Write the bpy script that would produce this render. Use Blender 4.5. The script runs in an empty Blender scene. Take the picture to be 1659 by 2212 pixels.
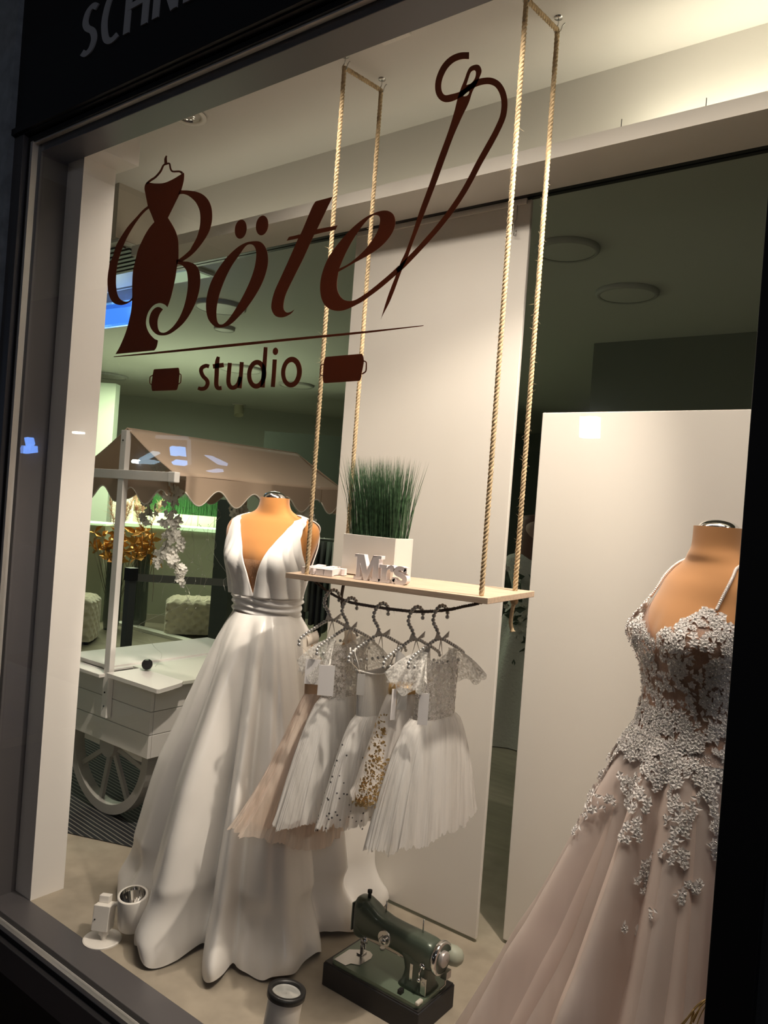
import bpy, math, random, json
from mathutils import Vector, Matrix, noise
from mathutils.geometry import tessellate_polygon
R=math.radians; PI=math.pi
random.seed(7)
S=bpy.context.scene
# ------------------------------------------------------------------ camera
FPX=1661.0; CAMZ=1.45
YAW,PIT,ROL=R(37.07),R(-0.28),R(4.29)
fw=Vector((-math.sin(YAW)*math.cos(PIT),math.cos(YAW)*math.cos(PIT),math.sin(PIT)))
rt=Vector((math.cos(YAW),math.sin(YAW),0)); up=rt.cross(fw)
rt,up=rt*math.cos(ROL)+up*math.sin(ROL),-rt*math.sin(ROL)+up*math.cos(ROL)
cd=bpy.data.cameras.new('camera'); cam=bpy.data.objects.new('camera',cd); S.collection.objects.link(cam)
M3=Matrix((rt,up,-fw)).transposed(); cam.matrix_world=Matrix.Translation((0,0,CAMZ))@M3.to_4x4()
cd.sensor_fit='VERTICAL'; cd.sensor_height=36; cd.lens=36*FPX/2212; cd.clip_start=.02; S.camera=cam
# ------------------------------------------------------------------ world, exposure
w=bpy.data.worlds.new('night'); S.world=w; w.use_nodes=True
w.node_tree.nodes['Background'].inputs[0].default_value=(.55,.6,.75,1)
w.node_tree.nodes['Background'].inputs[1].default_value=.02
S.view_settings.view_transform='Standard'; S.view_settings.look='None'; S.view_settings.gamma=1
S.view_settings.use_curve_mapping=False; S.view_settings.exposure=0.45
# ------------------------------------------------------------------ lights (shop lamps, street glow and added fills)
def light(name,kind,loc,energy,col,target=None,**k):
    l=bpy.data.lights.new(name,kind); l.energy=energy; l.color=col
    for a,b in k.items(): setattr(l,a,b)
    o=bpy.data.objects.new(name,l); S.collection.objects.link(o); o.location=loc
    if isinstance(target,float): o.rotation_euler=(target,0,0)
    elif target is not None: o.rotation_euler=(Vector(target)-Vector(loc)).to_track_quat('-Z','Y').to_euler()
    return o
WARM=(1,.88,.745); COVE=(1,.95,.74); GRN=(.90,1,.72)
light('spot_light_right','SPOT',(-.38,1.80,2.80),120,WARM,(-1.75,1.90,.75),spot_size=R(64),spot_blend=.5,shadow_soft_size=.03)
light('front_fill_strip','AREA',(-.95,1.54,2.78),16,WARM,R(16),spread=R(128),shape='RECTANGLE',size=2.3,size_y=.10)  # added soft fill strip, unseen behind the window head; no real lamps there
light('spot_light_left','SPOT',(-2.41,1.80,2.80),14,WARM,(-2.55,1.95,0),spot_size=R(92),spot_blend=.7,shadow_soft_size=.04)
light('cart_fill_spot','SPOT',(-1.40,1.53,2.80),110,WARM,(-2.62,2.08,.48),spot_size=R(25),spot_blend=.45,shadow_soft_size=.03)  # extra unseen spot added to brighten the end of the cart
light('spot_light_far_right','SPOT',(.9,1.62,2.80),14,WARM,(-.8,2.3,.9),spot_size=R(100),spot_blend=.8,shadow_soft_size=.06)
light('cove_strip_light','AREA',(.1,2.14,2.56),3.8,COVE,R(172),shape='RECTANGLE',size=1.9,size_y=.05)
light('cove_strip_light_left','AREA',(-2.0,2.14,2.56),.6,COVE,R(172),shape='RECTANGLE',size=2.2,size_y=.05)
light('interior_ceiling_light','AREA',(-7.6,5.0,2.75),66,GRN,(-7.6,5.0,0),shape='DISK',size=1.2)
light('interior_niche_light','AREA',(-7.35,5.6,1.60),7,GRN,(-7.3,5.3,1.2),shape='RECTANGLE',size=1.2,size_y=.2)
light('interior_uplight','AREA',(-6.6,5.2,1.3),11,GRN,(-6.4,5.0,2.9),shape='DISK',size=1.0)
light('interior_front_light','AREA',(-4.2,4.2,2.7),10,(.95,1,.78),(-4.2,4.2,0),shape='DISK',size=.8)
light('interior_back_uplight','AREA',(-1.3,4.4,1.2),.45,(1,.98,.78),(-1.5,5.2,2.9),shape='DISK',size=.8)
light('street_glow','POINT',(3.2,-3.2,4.0),60,(.85,.88,1),None,shadow_soft_size=.3)

# ------------------------------------------------------------------ helpers
def at(px,py,Y=None,X=None,Z=None,t=None):
    v=rt*(px-829.5)/FPX+up*(1106-py)/FPX+fw
    k=Y/v.y if Y is not None else X/v.x if X is not None else (Z-CAMZ)/v.z if Z is not None else t
    return Vector((0,0,CAMZ))+v*k
MATS={}
def mat(name,col,rough=.6,metal=0,**k):
    if name in MATS: return MATS[name]
    m=bpy.data.materials.new(name); m.use_nodes=True; n=m.node_tree.nodes; L=m.node_tree.links
    b=n['Principled BSDF']; b.inputs['Base Color'].default_value=(*col,1)
    b.inputs['Roughness'].default_value=rough; b.inputs['Metallic'].default_value=metal
    for a,v in (('sheen','Sheen Weight'),('alpha','Alpha'),('spec','Specular IOR Level'),('coat','Coat Weight'),('aniso','Anisotropic')):
        if a in k: b.inputs[v].default_value=k[a]
    if 'emit' in k:
        b.inputs['Emission Color'].default_value=(*k['emit'],1); b.inputs['Emission Strength'].default_value=k.get('es',1)
    tc=n.new('ShaderNodeTexCoord')
    def tex(scale,det=3,stretch=None):
        mp=n.new('ShaderNodeMapping'); L.new(tc.outputs['Object'],mp.inputs[0])
        if stretch: mp.inputs['Scale'].default_value=stretch
        t=n.new('ShaderNodeTexNoise'); t.inputs['Scale'].default_value=scale; t.inputs['Detail'].default_value=det
        L.new(mp.outputs[0],t.inputs[0]); return t
    if 'var' in k:   # (amount, scale[, stretch]) colour variation
        t=tex(k['var'][1],4,k['var'][2] if len(k['var'])>2 else None)
        r=n.new('ShaderNodeMix'); r.data_type='RGBA'; a=k['var'][0]
        r.inputs[6].default_value=(*[c*(1-a) for c in col],1); r.inputs[7].default_value=(*[min(1,c*(1+a)) for c in col],1)
        mr=n.new('ShaderNodeMapRange'); mr.inputs[1].default_value=.3; mr.inputs[2].default_value=.7
        L.new(t.outputs[0],mr.inputs[0]); L.new(mr.outputs[0],r.inputs[0]); L.new(r.outputs[2],b.inputs['Base Color'])
    if 'bump' in k:  # (strength, distance, scale[, stretch])
        t=tex(k['bump'][2],4,k['bump'][3] if len(k['bump'])>3 else None)
        bp=n.new('ShaderNodeBump'); bp.inputs['Strength'].default_value=k['bump'][0]; bp.inputs['Distance'].default_value=k['bump'][1]
        L.new(t.outputs[0],bp.inputs['Height']); L.new(bp.outputs[0],b.inputs['Normal'])
    if 'trans' in k:   # translucent share
        tr=n.new('ShaderNodeBsdfTranslucent'); tr.inputs[0].default_value=(*k.get('tcol',col),1)
        mx=n.new('ShaderNodeMixShader'); mx.inputs[0].default_value=k['trans']
        L.new(b.outputs[0],mx.inputs[1]); L.new(tr.outputs[0],mx.inputs[2]); last=mx
        L.new(mx.outputs[0],n['Material Output'].inputs[0])
    else: last=b
    if 'sheer' in k:   # (min opacity, max opacity, scale, stretch): see-through tulle or lace
        lo,hi,sc,st=k['sheer']; t=tex(sc,3,st)
        mr=n.new('ShaderNodeMapRange'); mr.inputs[1].default_value=.35; mr.inputs[2].default_value=.65
        mr.inputs[3].default_value=lo; mr.inputs[4].default_value=hi; L.new(t.outputs[0],mr.inputs[0])
        tp=n.new('ShaderNodeBsdfTransparent'); m2=n.new('ShaderNodeMixShader')
        L.new(mr.outputs[0],m2.inputs[0]); L.new(tp.outputs[0],m2.inputs[1]); L.new(last.outputs[0],m2.inputs[2])
        L.new(m2.outputs[0],n['Material Output'].inputs[0])
    MATS[name]=m; return m
def catmull(P,n,closed=False):
    P=[Vector(p) for p in P]; N=len(P); out=[]
    for i in range(N if closed else N-1):
        g=lambda j:P[j%N] if closed else P[max(0,min(N-1,j))]
        a,b,c,d=g(i-1),g(i),g(i+1),g(i+2)
        for q in range(n):
            t=q/n; out.append(.5*((2*b)+(c-a)*t+(2*a-5*b+4*c-d)*t*t+(3*b-a-3*c+d)*t**3))
    if not closed: out.append(P[-1].copy())
    return out
def lerp_tab(tab,x):
    if x<=tab[0][0]: return tab[0][1]
    for (a,u),(b,v) in zip(tab,tab[1:]):
        if x<=b:
            t=(x-a)/(b-a); t=t*t*(3-2*t) if len(tab)>9 else t
            return u+(v-u)*t
    return tab[-1][1]
ORG={}
class MB:
    def __init__(s): s.v=[];s.f=[];s.mi=[];s.m=0
    def face(s,idx): s.f.append(tuple(idx)); s.mi.append(s.m)
    def add(s,vs,fs):
        o=len(s.v); s.v+= [Vector(v) for v in vs]
        for f in fs: s.face([i+o for i in f])
        return s
    def box(s,a,b,M=None):
        x0,y0,z0=a;x1,y1,z1=b
        vs=[Vector(p) for p in((x0,y0,z0),(x1,y0,z0),(x1,y1,z0),(x0,y1,z0),(x0,y0,z1),(x1,y0,z1),(x1,y1,z1),(x0,y1,z1))]
        if M: vs=[M@v for v in vs]
        return s.add(vs,[(0,3,2,1),(4,5,6,7),(0,1,5,4),(1,2,6,5),(2,3,7,6),(3,0,4,7)])
    def loft(s,rings,closed=True,cap0=False,cap1=False):
        o=len(s.v); n=len(rings[0])
        for r in rings: s.v+=[Vector(p) for p in r]
        for i in range(len(rings)-1):
            for j in range(n if closed else n-1):
                k=(j+1)%n; s.face((o+i*n+j,o+i*n+k,o+(i+1)*n+k,o+(i+1)*n+j))
        if cap0: s.face([o+j for j in range(n)][::-1])
        if cap1: s.face([o+(len(rings)-1)*n+j for j in range(n)])
        return s
    def tube(s,path,r,n=8,caps=True,squash=1):
        path=[Vector(p) for p in path]; rings=[]; N=None
        for i,p in enumerate(path):
            t=(path[min(i+1,len(path)-1)]-path[max(i-1,0)]).normalized()
            if N is None:
                N=t.orthogonal().normalized()
                if abs(t.z)<.9: N=(Vector((0,0,1))-t*t.z).normalized()
            else: N=(N-t*N.dot(t)).normalized()
            B=t.cross(N); rr=r[i] if isinstance(r,(list,tuple)) else r
            rings.append([p+N*rr*squash*math.cos(a)+B*rr*math.sin(a) for a in [2*PI*k/n for k in range(n)]])
        return s.loft(rings,True,caps,caps)
    def cyl(s,a,b,r0,r1=None,n=24,caps=True): return s.tube([a,b],[r0,r0 if r1 is None else r1],n,caps)
    def lathe(s,c,prof,axis=(0,0,1),n=32,caps=False):
        ax=Vector(axis).normalized(); N=ax.orthogonal().normalized(); B=ax.cross(N); c=Vector(c)
        return s.loft([[c+ax*h+(N*math.cos(2*PI*k/n)+B*math.sin(2*PI*k/n))*r for k in range(n)] for r,h in prof],True,caps,caps)
    def sphere(s,c,r,n=8,m=6,sc=(1,1,1)):
        c=Vector(c); rings=[]
        for i in range(m+1):
            a=-PI/2+PI*i/m; rr=max(math.cos(a),1e-3)
            rings.append([c+Vector((r*sc[0]*rr*math.cos(2*PI*k/n),r*sc[1]*rr*math.sin(2*PI*k/n),r*sc[2]*math.sin(a))) for k in range(n)])
        return s.loft(rings)
    def grid(s,fn,nu,nv):
        return s.loft([[fn(i/nu,j/nv) for i in range(nu+1)] for j in range(nv+1)],False)
    def poly(s,pts,holes,to3,thick):
        loops=[pts]+holes; fl=[Vector((p[0],p[1],0)) for l in loops for p in l]
        tr=tessellate_polygon([[Vector((p[0],p[1],0)) for p in l] for l in loops])
        n=len(fl); front=[to3(p.x,p.y,0) for p in fl]; back=[to3(p.x,p.y,thick) for p in fl]
        fs=[tuple(t) for t in tr]+[tuple(i+n for i in t[::-1]) for t in tr]
        o=0
        for l in loops:
            k=len(l)
            for i in range(k): fs.append((o+i,o+(i+1)%k,n+o+(i+1)%k,n+o+i))
            o+=k
        return s.add(front+back,fs)
    def build(s,name,m,parent=None,smooth=True,bevel=0,sub=0,kind=None,**tags):
        me=bpy.data.meshes.new(name)
        org=Vector((0,0,0))
        if parent is not None: org=ORG[parent.name]
        elif s.v and not tags.get('keep'):
            lo=Vector([min(v[i] for v in s.v) for i in range(3)]); hi=Vector([max(v[i] for v in s.v) for i in range(3)])
            org=Vector(((lo.x+hi.x)/2,(lo.y+hi.y)/2,lo.z))
        me.from_pydata([v-org for v in s.v],[],s.f); me.update()
        ms=m if isinstance(m,(list,tuple)) else [m]
        for q in ms: me.materials.append(q)
        if len(ms)>1: me.polygons.foreach_set('material_index',s.mi)
        me.polygons.foreach_set('use_smooth',[smooth]*len(me.polygons))
        o=bpy.data.objects.new(name,me); S.collection.objects.link(o)
        if parent is not None: o.parent=parent
        else: o.location=org
        ORG[o.name]=org
        if smooth=='auto' or (smooth and bevel): pass
        if bevel:
            b=o.modifiers.new('bevel','BEVEL'); b.width=bevel; b.segments=2; b.limit_method='ANGLE'; b.angle_limit=R(40); b.harden_normals=True
        if sub:
            b=o.modifiers.new('sub','SUBSURF'); b.levels=sub; b.render_levels=sub
        if kind: o['kind']=kind
        for k in ('label','category','group'):
            if k in tags: o[k]=tags[k]
        return o
def thing(name,loc,label,cat,group=None):
    o=bpy.data.objects.new(name,None); S.collection.objects.link(o); o.location=loc; o.empty_display_size=.05
    o['label']=label; o['category']=cat
    if group: o['group']=group
    ORG[o.name]=Vector(loc); return o
def struct(name,mb,m,**k):
    k.setdefault('smooth',False); return mb.build(name,m,kind='structure',**k)
def copy_tree(root,loc,label):
    r=root.copy(); S.collection.objects.link(r); r.location=loc; r['label']=label; ORG[r.name]=Vector(loc)
    for ch in list(root.children):
        c=ch.copy(); S.collection.objects.link(c); c.parent=r
        for g in list(ch.children):
            d=g.copy(); S.collection.objects.link(d); d.parent=c
    return r
# ------------------------------------------------------------------ materials
wall_w=mat('white_wall',(.86,.82,.77),.75,bump=(.08,.002,120))
ceil_m=mat('ceiling_paint',(.70,.665,.625),.85,bump=(.05,.002,90))
panel_m=mat('panel_white',(.70,.665,.61),.5)
floor_m=mat('display_floor',(.36,.31,.24),.62,var=(.12,14),bump=(.15,.001,400))
int_floor=mat('interior_floor',(.30,.27,.20),.35,var=(.15,4,(1,6,1)))
int_wall=mat('interior_wall',(.50,.52,.44),.8)
frame_m=mat('frame_anthracite',(.115,.108,.112),.42,.3,bump=(.05,.0005,300))
black_m=mat('fascia_black',(.006,.006,.007),.5)
chrome=mat('chrome',(.75,.74,.72),.12,1)
alu=mat('aluminium_bead',(.80,.77,.72),.42,.5)
stone=mat('facade_grey',(.34,.37,.40),.8,var=(.2,20),bump=(.2,.002,80))
lettering_m=mat('sign_letter_grey',(.55,.55,.56),.6)
white_paint=mat('white_paint',(.78,.75,.71),.5,bump=(.1,.0006,60,(1,1,8)))
white_metal=mat('white_metal',(.80,.76,.70),.38)
rope_m=mat('rope_fibre',(.56,.42,.25),.9,var=(.3,90),bump=(.6,.001,300))
dark_rope=mat('dark_rope',(.13,.10,.085),.9,bump=(.6,.001,300))
wood_m=mat('oak_wood',(.63,.47,.34),.5,var=(.14,9,(1,14,14)),bump=(.12,.0006,40,(1,14,14)))
satin=mat('satin_white',(.85,.82,.775),.26,sheen=.2,spec=.65,bump=(.12,.004,26))
satin_b=mat('satin_bodice',(.84,.82,.79),.26,sheen=.2,spec=.6,bump=(.12,.002,60))
felt=mat('mannequin_fabric',(.50,.21,.050),.85,sheen=.3,bump=(.15,.0006,500))
felt2=mat('mannequin_fabric_tan',(.50,.235,.085),.85,sheen=.3,bump=(.15,.0006,500))
blush=mat('blush_tulle',(.70,.545,.46),.85,trans=.3,tcol=(.72,.56,.47),var=(.05,3))
lace_m=mat('lace_white',(.78,.74,.70),.6,trans=.15)
tulle=mat('tulle_white',(.88,.86,.83),.9,trans=.35,sheer=(.45,.95,26,(1,1,.06)))
tulle_in=mat('tulle_lining',(.86,.83,.79),.9,trans=.3)
tulle_beige=mat('tulle_beige',(.86,.74,.64),.9,trans=.35,sheer=(.45,.9,22,(1,1,.08)))
lace_sheer=mat('lace_sheer',(.80,.78,.74),.7,trans=.3,sheer=(.25,1.0,140,(1,1,1)),bump=(.8,.003,70))
child_satin=mat('child_satin',(.82,.80,.77),.38,sheen=.3,bump=(.1,.002,40))
beige_cloth=mat('beige_cloth',(.66,.46,.30),.7,trans=.2)
rib_m=mat('ribbed_jersey',(.82,.79,.74),.8,bump=(.9,.003,260,(1,1,.02)))
gold_ribbon=mat('gold_ribbon',(.72,.46,.18),.35,.2)
gold_m=mat('gold_embroidery',(.72,.50,.22),.32,.75)
gold_wire=mat('gold_wire',(.85,.62,.28),.2,1)
paper=mat('paper_white',(.80,.77,.76),.6)
silver=mat('silver_pearl',(.55,.54,.52),.16,.55,coat=.4)
star_m=mat('star_black',(.02,.02,.025),.4)
grass_m=mat('grass_green',(.050,.105,.048),.45,var=(.75,90))
grass_b=mat('grass_bright',(.03,.14,.03),.5,var=(.4,60))
green_m=mat('hammered_green',(.082,.105,.078),.34,.25,coat=.3,bump=(.08,.0006,90))
green_l=mat('bed_green',(.15,.20,.14),.36,.2,coat=.3)
blackwood=mat('black_wood',(.014,.014,.016),.55,bump=(.3,.0008,120))
steel=mat('steel',(.6,.59,.57),.25,1)
dark_m=mat('dark_metal',(.02,.02,.02),.4,.4)
cream_v=mat('cream_velvet',(.62,.56,.41),.8,sheen=.5,bump=(.3,.004,60))
awning_m=mat('awning_beige',(.60,.46,.34),.85,trans=.2,bump=(.1,.001,200))
awning_trim=mat('awning_trim',(.78,.72,.62),.8)
petal_m=mat('orchid_white',(.80,.78,.72),.6,trans=.3)
vine_m=mat('vine_brown',(.14,.12,.08),.8)
reflector=mat('reflector_mirror',(.85,.83,.8),.08,1)
grey_post=mat('barrier_grey',(.08,.085,.09),.5)
# ================================================================== STRUCTURE
ZC=2.85
b=MB(); b.box((-4.2,1.446,-.05),(1.6,3.0,0)); struct('floor_display',b,floor_m)
b=MB(); b.box((-16,3.0,-.05),(4,16,-.001)); b.box((-16,-.5,-.05),(-4.2,3.0,-.001)); struct('floor_shop',b,int_floor)
b=MB(); b.box((-3.6,1.446,ZC),(1.6,2.25,ZC+.1)); struct('ceiling_display',b,ceil_m)
b=MB(); b.box((-16,2.33,2.90),(4,16,3.0)); b.box((-16,-.5,2.90),(-3.6,2.33,3.0)); struct('ceiling_shop',b,mat('shop_ceiling_paint',(.52,.53,.47),.85))
b=MB(); b.box((-3.17,2.25,2.60),(1.6,2.33,2.90)); struct('trim_1',b,ceil_m)       # bulkhead above the curtain rail
b=MB(); b.box((-3.17,2.10,2.534),(1.6,2.30,2.548)); b.box((-3.17,2.10,2.548),(1.6,2.112,2.58)); struct('trim_2',b,mat('pelmet_paint',(.62,.59,.54),.8))
b=MB()
for x in (-.85,-.62,-.36,-.1): b.cyl((x,2.105,2.58),(x,2.105,2.604),.0012,n=5)
for x in (-.85,-.62,-.36,-.1): b.cyl((x,2.105,2.578),(x,2.105,2.581),.004,n=8)
struct('trim_3',b,dark_m)
# cove lamp lying in the trough behind the pelmet lip
b=MB(); b.box((-3.1,2.13,2.5485),(1.5,2.15,2.556)); o=b.build('cove_lamp_strip',mat('cove_strip',(1,1,1),.5,emit=(1,.93,.66),es=.7),smooth=False,label='slim lit lamp strip lying in the trough on top of the pelmet',category='lamp strip')
# shop walls
b=MB()
p0=Vector((-10.71,6.84,0)); p1=Vector((-8.38,9.875,0)); dv=(p1-p0).normalized(); q0=p0-dv*1.0; q1=p0+dv*6.5; nn=Vector((-dv.y,dv.x,0))*.1
b.add([q0,q1,q1+nn,q0+nn]+[v+Vector((0,0,2.9)) for v in (q0,q1,q1+nn,q0+nn)],[(0,1,5,4),(1,2,6,5),(2,3,7,6),(3,0,4,7),(4,5,6,7)])
struct('wall_back',b,int_wall)
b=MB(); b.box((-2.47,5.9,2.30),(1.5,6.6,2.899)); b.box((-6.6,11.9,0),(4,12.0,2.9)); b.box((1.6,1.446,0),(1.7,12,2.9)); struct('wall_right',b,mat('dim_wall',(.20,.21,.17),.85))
b=MB(); b.box((-15.0,-.5,0),(-14.9,12,2.9)); struct('wall_left',b,int_wall)
# white plaster pier beside the window and the beam above it
b=MB(); b.box((-2.80,1.446,0),(-2.5,1.57,2.60)); struct('wall_pier',b,wall_w)
b=MB(); b.box((-3.6,1.446,2.585),(-2.395,1.59,ZC)); struct('trim_4',b,wall_w)
# soffit box near the pier, with its louvre
b=MB(); b.box((-3.9,2.023,2.60),(-3.187,2.37,ZC)); struct('trim_5',b,mat('soffit_beige',(.50,.44,.37),.8))
t=thing('air_grille',(-3.5,2.2,2.55),'dark slatted air grille under the boxed soffit left of the window pier','air vent')
b=MB(); b.box((-3.9,2.04,2.585),(-3.19,2.36,2.599)); b.build('grille_frame',mat('frame_light',(.6,.6,.55),.5),t,smooth=False)
for k in range(7):
    b=MB(); y=2.08+k*.04; b.box((-3.86,y,2.575),(-3.22,y+.022,2.584)); b.build('grille_slat',dark_m,t,smooth=False)
# striped carpet at the shop side of the display floor
b=MB(); b.box((-4.2,2.03,0),(-2.35,2.98,.004)); b.add([(-2.94,1.80,.004),(-2.35,2.03,.004),(-4.2,2.03,.004),(-4.2,1.80,.004)],[(0,1,2,3)])
cm=mat('carpet_stripes',(.03,.034,.036),.95)
n=cm.node_tree.nodes; L=cm.node_tree.links; tc=n.new('ShaderNodeTexCoord'); wv=n.new('ShaderNodeTexWave'); mp=n.new('ShaderNodeMapping')
mp.inputs['Rotation'].default_value=(0,0,R(4)); L.new(tc.outputs['Object'],mp.inputs[0]); L.new(mp.outputs[0],wv.inputs[0]); wv.bands_direction='Y'; wv.inputs['Scale'].default_value=15; wv.inputs['Distortion'].default_value=.6; wv.inputs['Detail Scale'].default_value=.6
cr=n.new('ShaderNodeValToRGB'); cr.color_ramp.elements[0].position=.78; cr.color_ramp.elements[0].color=(.012,.014,.017,1); cr.color_ramp.elements[1].position=.92; cr.color_ramp.elements[1].color=(.17,.16,.14,1)
L.new(wv.outputs[0],cr.inputs[0]); L.new(cr.outputs[0],n['Principled BSDF'].inputs['Base Color'])
b.build('carpet',cm,smooth=False,label='dark carpet with thin pale stripes lying under the market cart',category='carpet')
# ------------------------------------------------------------------ window frame
XL,XR,ZH=-2.60,-.277,2.58
b=MB()
b.box((-2.70,1.345,-.30),(XL,1.446,ZH+.12)); b.box((XL,1.345,ZH),(1.6,1.446,ZH+.12)); b.box((XL,1.345,-.12),(1.6,1.446,.001))
b.box((-2.70,1.30,-.30),(-2.638,1.345,ZH+.05)); b.box((-2.638,1.30,-.14),(1.6,1.345,-.045)); 
struct('window_1',b,frame_m,bevel=.002)
wf=bpy.data.objects['window_1']
b=MB(); b.box((-2.638,1.318,-.045),(-2.626,1.345,ZH+.045)); b.box((-2.626,1.318,ZH+.030),(1.6,1.345,ZH+.045)); b.box((-2.626,1.318,-.045),(1.6,1.345,-.030)); b.build('window_gasket',black_m,wf,smooth=False)
b=MB(); b.box((-2.626,1.320,-.022),(-2.612,1.341,ZH+.034)); b.box((-2.612,1.326,ZH+.024),(1.6,1.341,ZH+.034)); b.box((-2.626,1.320,-.030),(1.6,1.341,-.014)); b.build('window_bead',alu,wf,smooth=False,label='bright aluminium glazing bead')
b=MB(); b.box((-.277,1.29,-.3),(-.208,1.446,2.70)); b.build('window_mullion',black_m,wf,smooth=False,bevel=.003)
b=MB(); b.box((-.208,1.31,-.3),(-.10,1.40,2.7)); b.build('window_side_post',mat('post_grey',(.04,.042,.044),.6),wf,smooth=False)
gm=bpy.data.materials.new('window_glass'); gm.use_nodes=True; n=gm.node_tree.nodes; L=gm.node_tree.links; n.clear()
out=n.new('ShaderNodeOutputMaterial'); tp=n.new('ShaderNodeBsdfTransparent'); tp.inputs[0].default_value=(.985,.985,.98,1)
gl=n.new('ShaderNodeBsdfGlossy'); gl.inputs['Roughness'].default_value=.0; lw=n.new('ShaderNodeLayerWeight'); lw.inputs[0].default_value=.5
pw=n.new('ShaderNodeMath'); pw.operation='POWER'; pw.inputs[1].default_value=5; L.new(lw.outputs['Facing'],pw.inputs[0])
ma=n.new('ShaderNodeMath'); ma.operation='MULTIPLY_ADD'; ma.inputs[1].default_value=.94; ma.inputs[2].default_value=.035; L.new(pw.outputs[0],ma.inputs[0])
mx=n.new('ShaderNodeMixShader'); L.new(ma.outputs[0],mx.inputs[0]); L.new(tp.outputs[0],mx.inputs[1]); L.new(gl.outputs[0],mx.inputs[2]); L.new(mx.outputs[0],out.inputs[0])
b=MB(); b.box((-2.614,1.3335,-.014),(-.277,1.3395,ZH+.024)); b.build('window_pane',gm,wf,smooth=False)
# outer wall, fascia with letters
b=MB(); b.box((-5.5,1.28,-.4),(-2.70,1.446,4.2)); struct('wall_facade',b,stone)
b=MB(); b.box((-2.70,1.30,ZH+.05),(1.6,1.446,4.2)); b.box((-2.70,1.288,ZH+.055),(1.6,1.30,ZH+.075)); fasc=b.build('sign_fascia',black_m,smooth=False,label='black shop sign board above the display window with grey letters',category='sign')
b=MB(); b.box((-2.70,1.31,-.9),(1.6,1.44,-.14)); struct('wall_plinth',b,black_m)
b=MB(); b.box((-8,-9,-.46),(6,1.30,-.40)); struct('floor_pavement',b,mat('pavement',(.09,.06,.045),.9,var=(.3,6)))
def ribbon(path,wd,steps=6,round_end=True):
    P=catmull([(p[0],p[1],wd[i] if isinstance(wd,list) else wd) for i,p in enumerate(path)],steps)
    Lf,Rt=[],[]
    for i,p in enumerate(P):
        d=Vector((P[min(i+1,len(P)-1)].x-P[max(i-1,0)].x,P[min(i+1,len(P)-1)].y-P[max(i-1,0)].y)); d.normalize()
        nrm=Vector((-d.y,d.x))*p.z/2; Lf.append((p.x+nrm.x,p.y+nrm.y)); Rt.append((p.x-nrm.x,p.y-nrm.y))
    return Lf+Rt[::-1]
# fascia letters on a cap-height grid (baseline z=2.794, cap .13)
def sign_to3(x,z,t): return Vector((x,1.2995-t if t==0 else 1.297,z))
BZ=2.792; CH=.150
GL={'S':(-2.300,.064,['1.0,.90 .62,.97 .2,.90 .04,.72 .25,.57 .75,.44 .95,.26 .75,.08 .35,.02 0,.09']),
'C':(-2.192,.082,['1,.92 .6,.98 .22,.86 .04,.5 .22,.14 .6,.02 1,.08']),
'H':(-2.066,.088,['0,0 0,1','1,0 1,1','0,.50 1,.50']),
'N':(-1.926,.084,['0,0 0,1','0,1.0 1,0','1,0 1,1']),
'E':(-1.787,.080,['0,0 0,1','0,.05 1,.05','0,.52 .9,.52','0,.95 1,.95'])}
AN=1.65
for ch,(x0,wd,ss) in GL.items():
    b=MB()
    for si,s_ in enumerate(ss):
        pts=[tuple(float(q) for q in t_.split(',')) for t_ in s_.split()]
        rb=ribbon([((x0+u*wd)/AN, BZ+v*CH) for u,v in pts],.0175,8 if len(pts)>2 else 1)
        rb=[(x*AN+(z-BZ)*.03,z) for x,z in rb]
        b.poly(rb,[],lambda x,z,t,si=si:Vector((x,1.2998-t*(1+.08*si),z)),.004)
    b.build('sign_letter',lettering_m,fasc,smooth=False)
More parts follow.
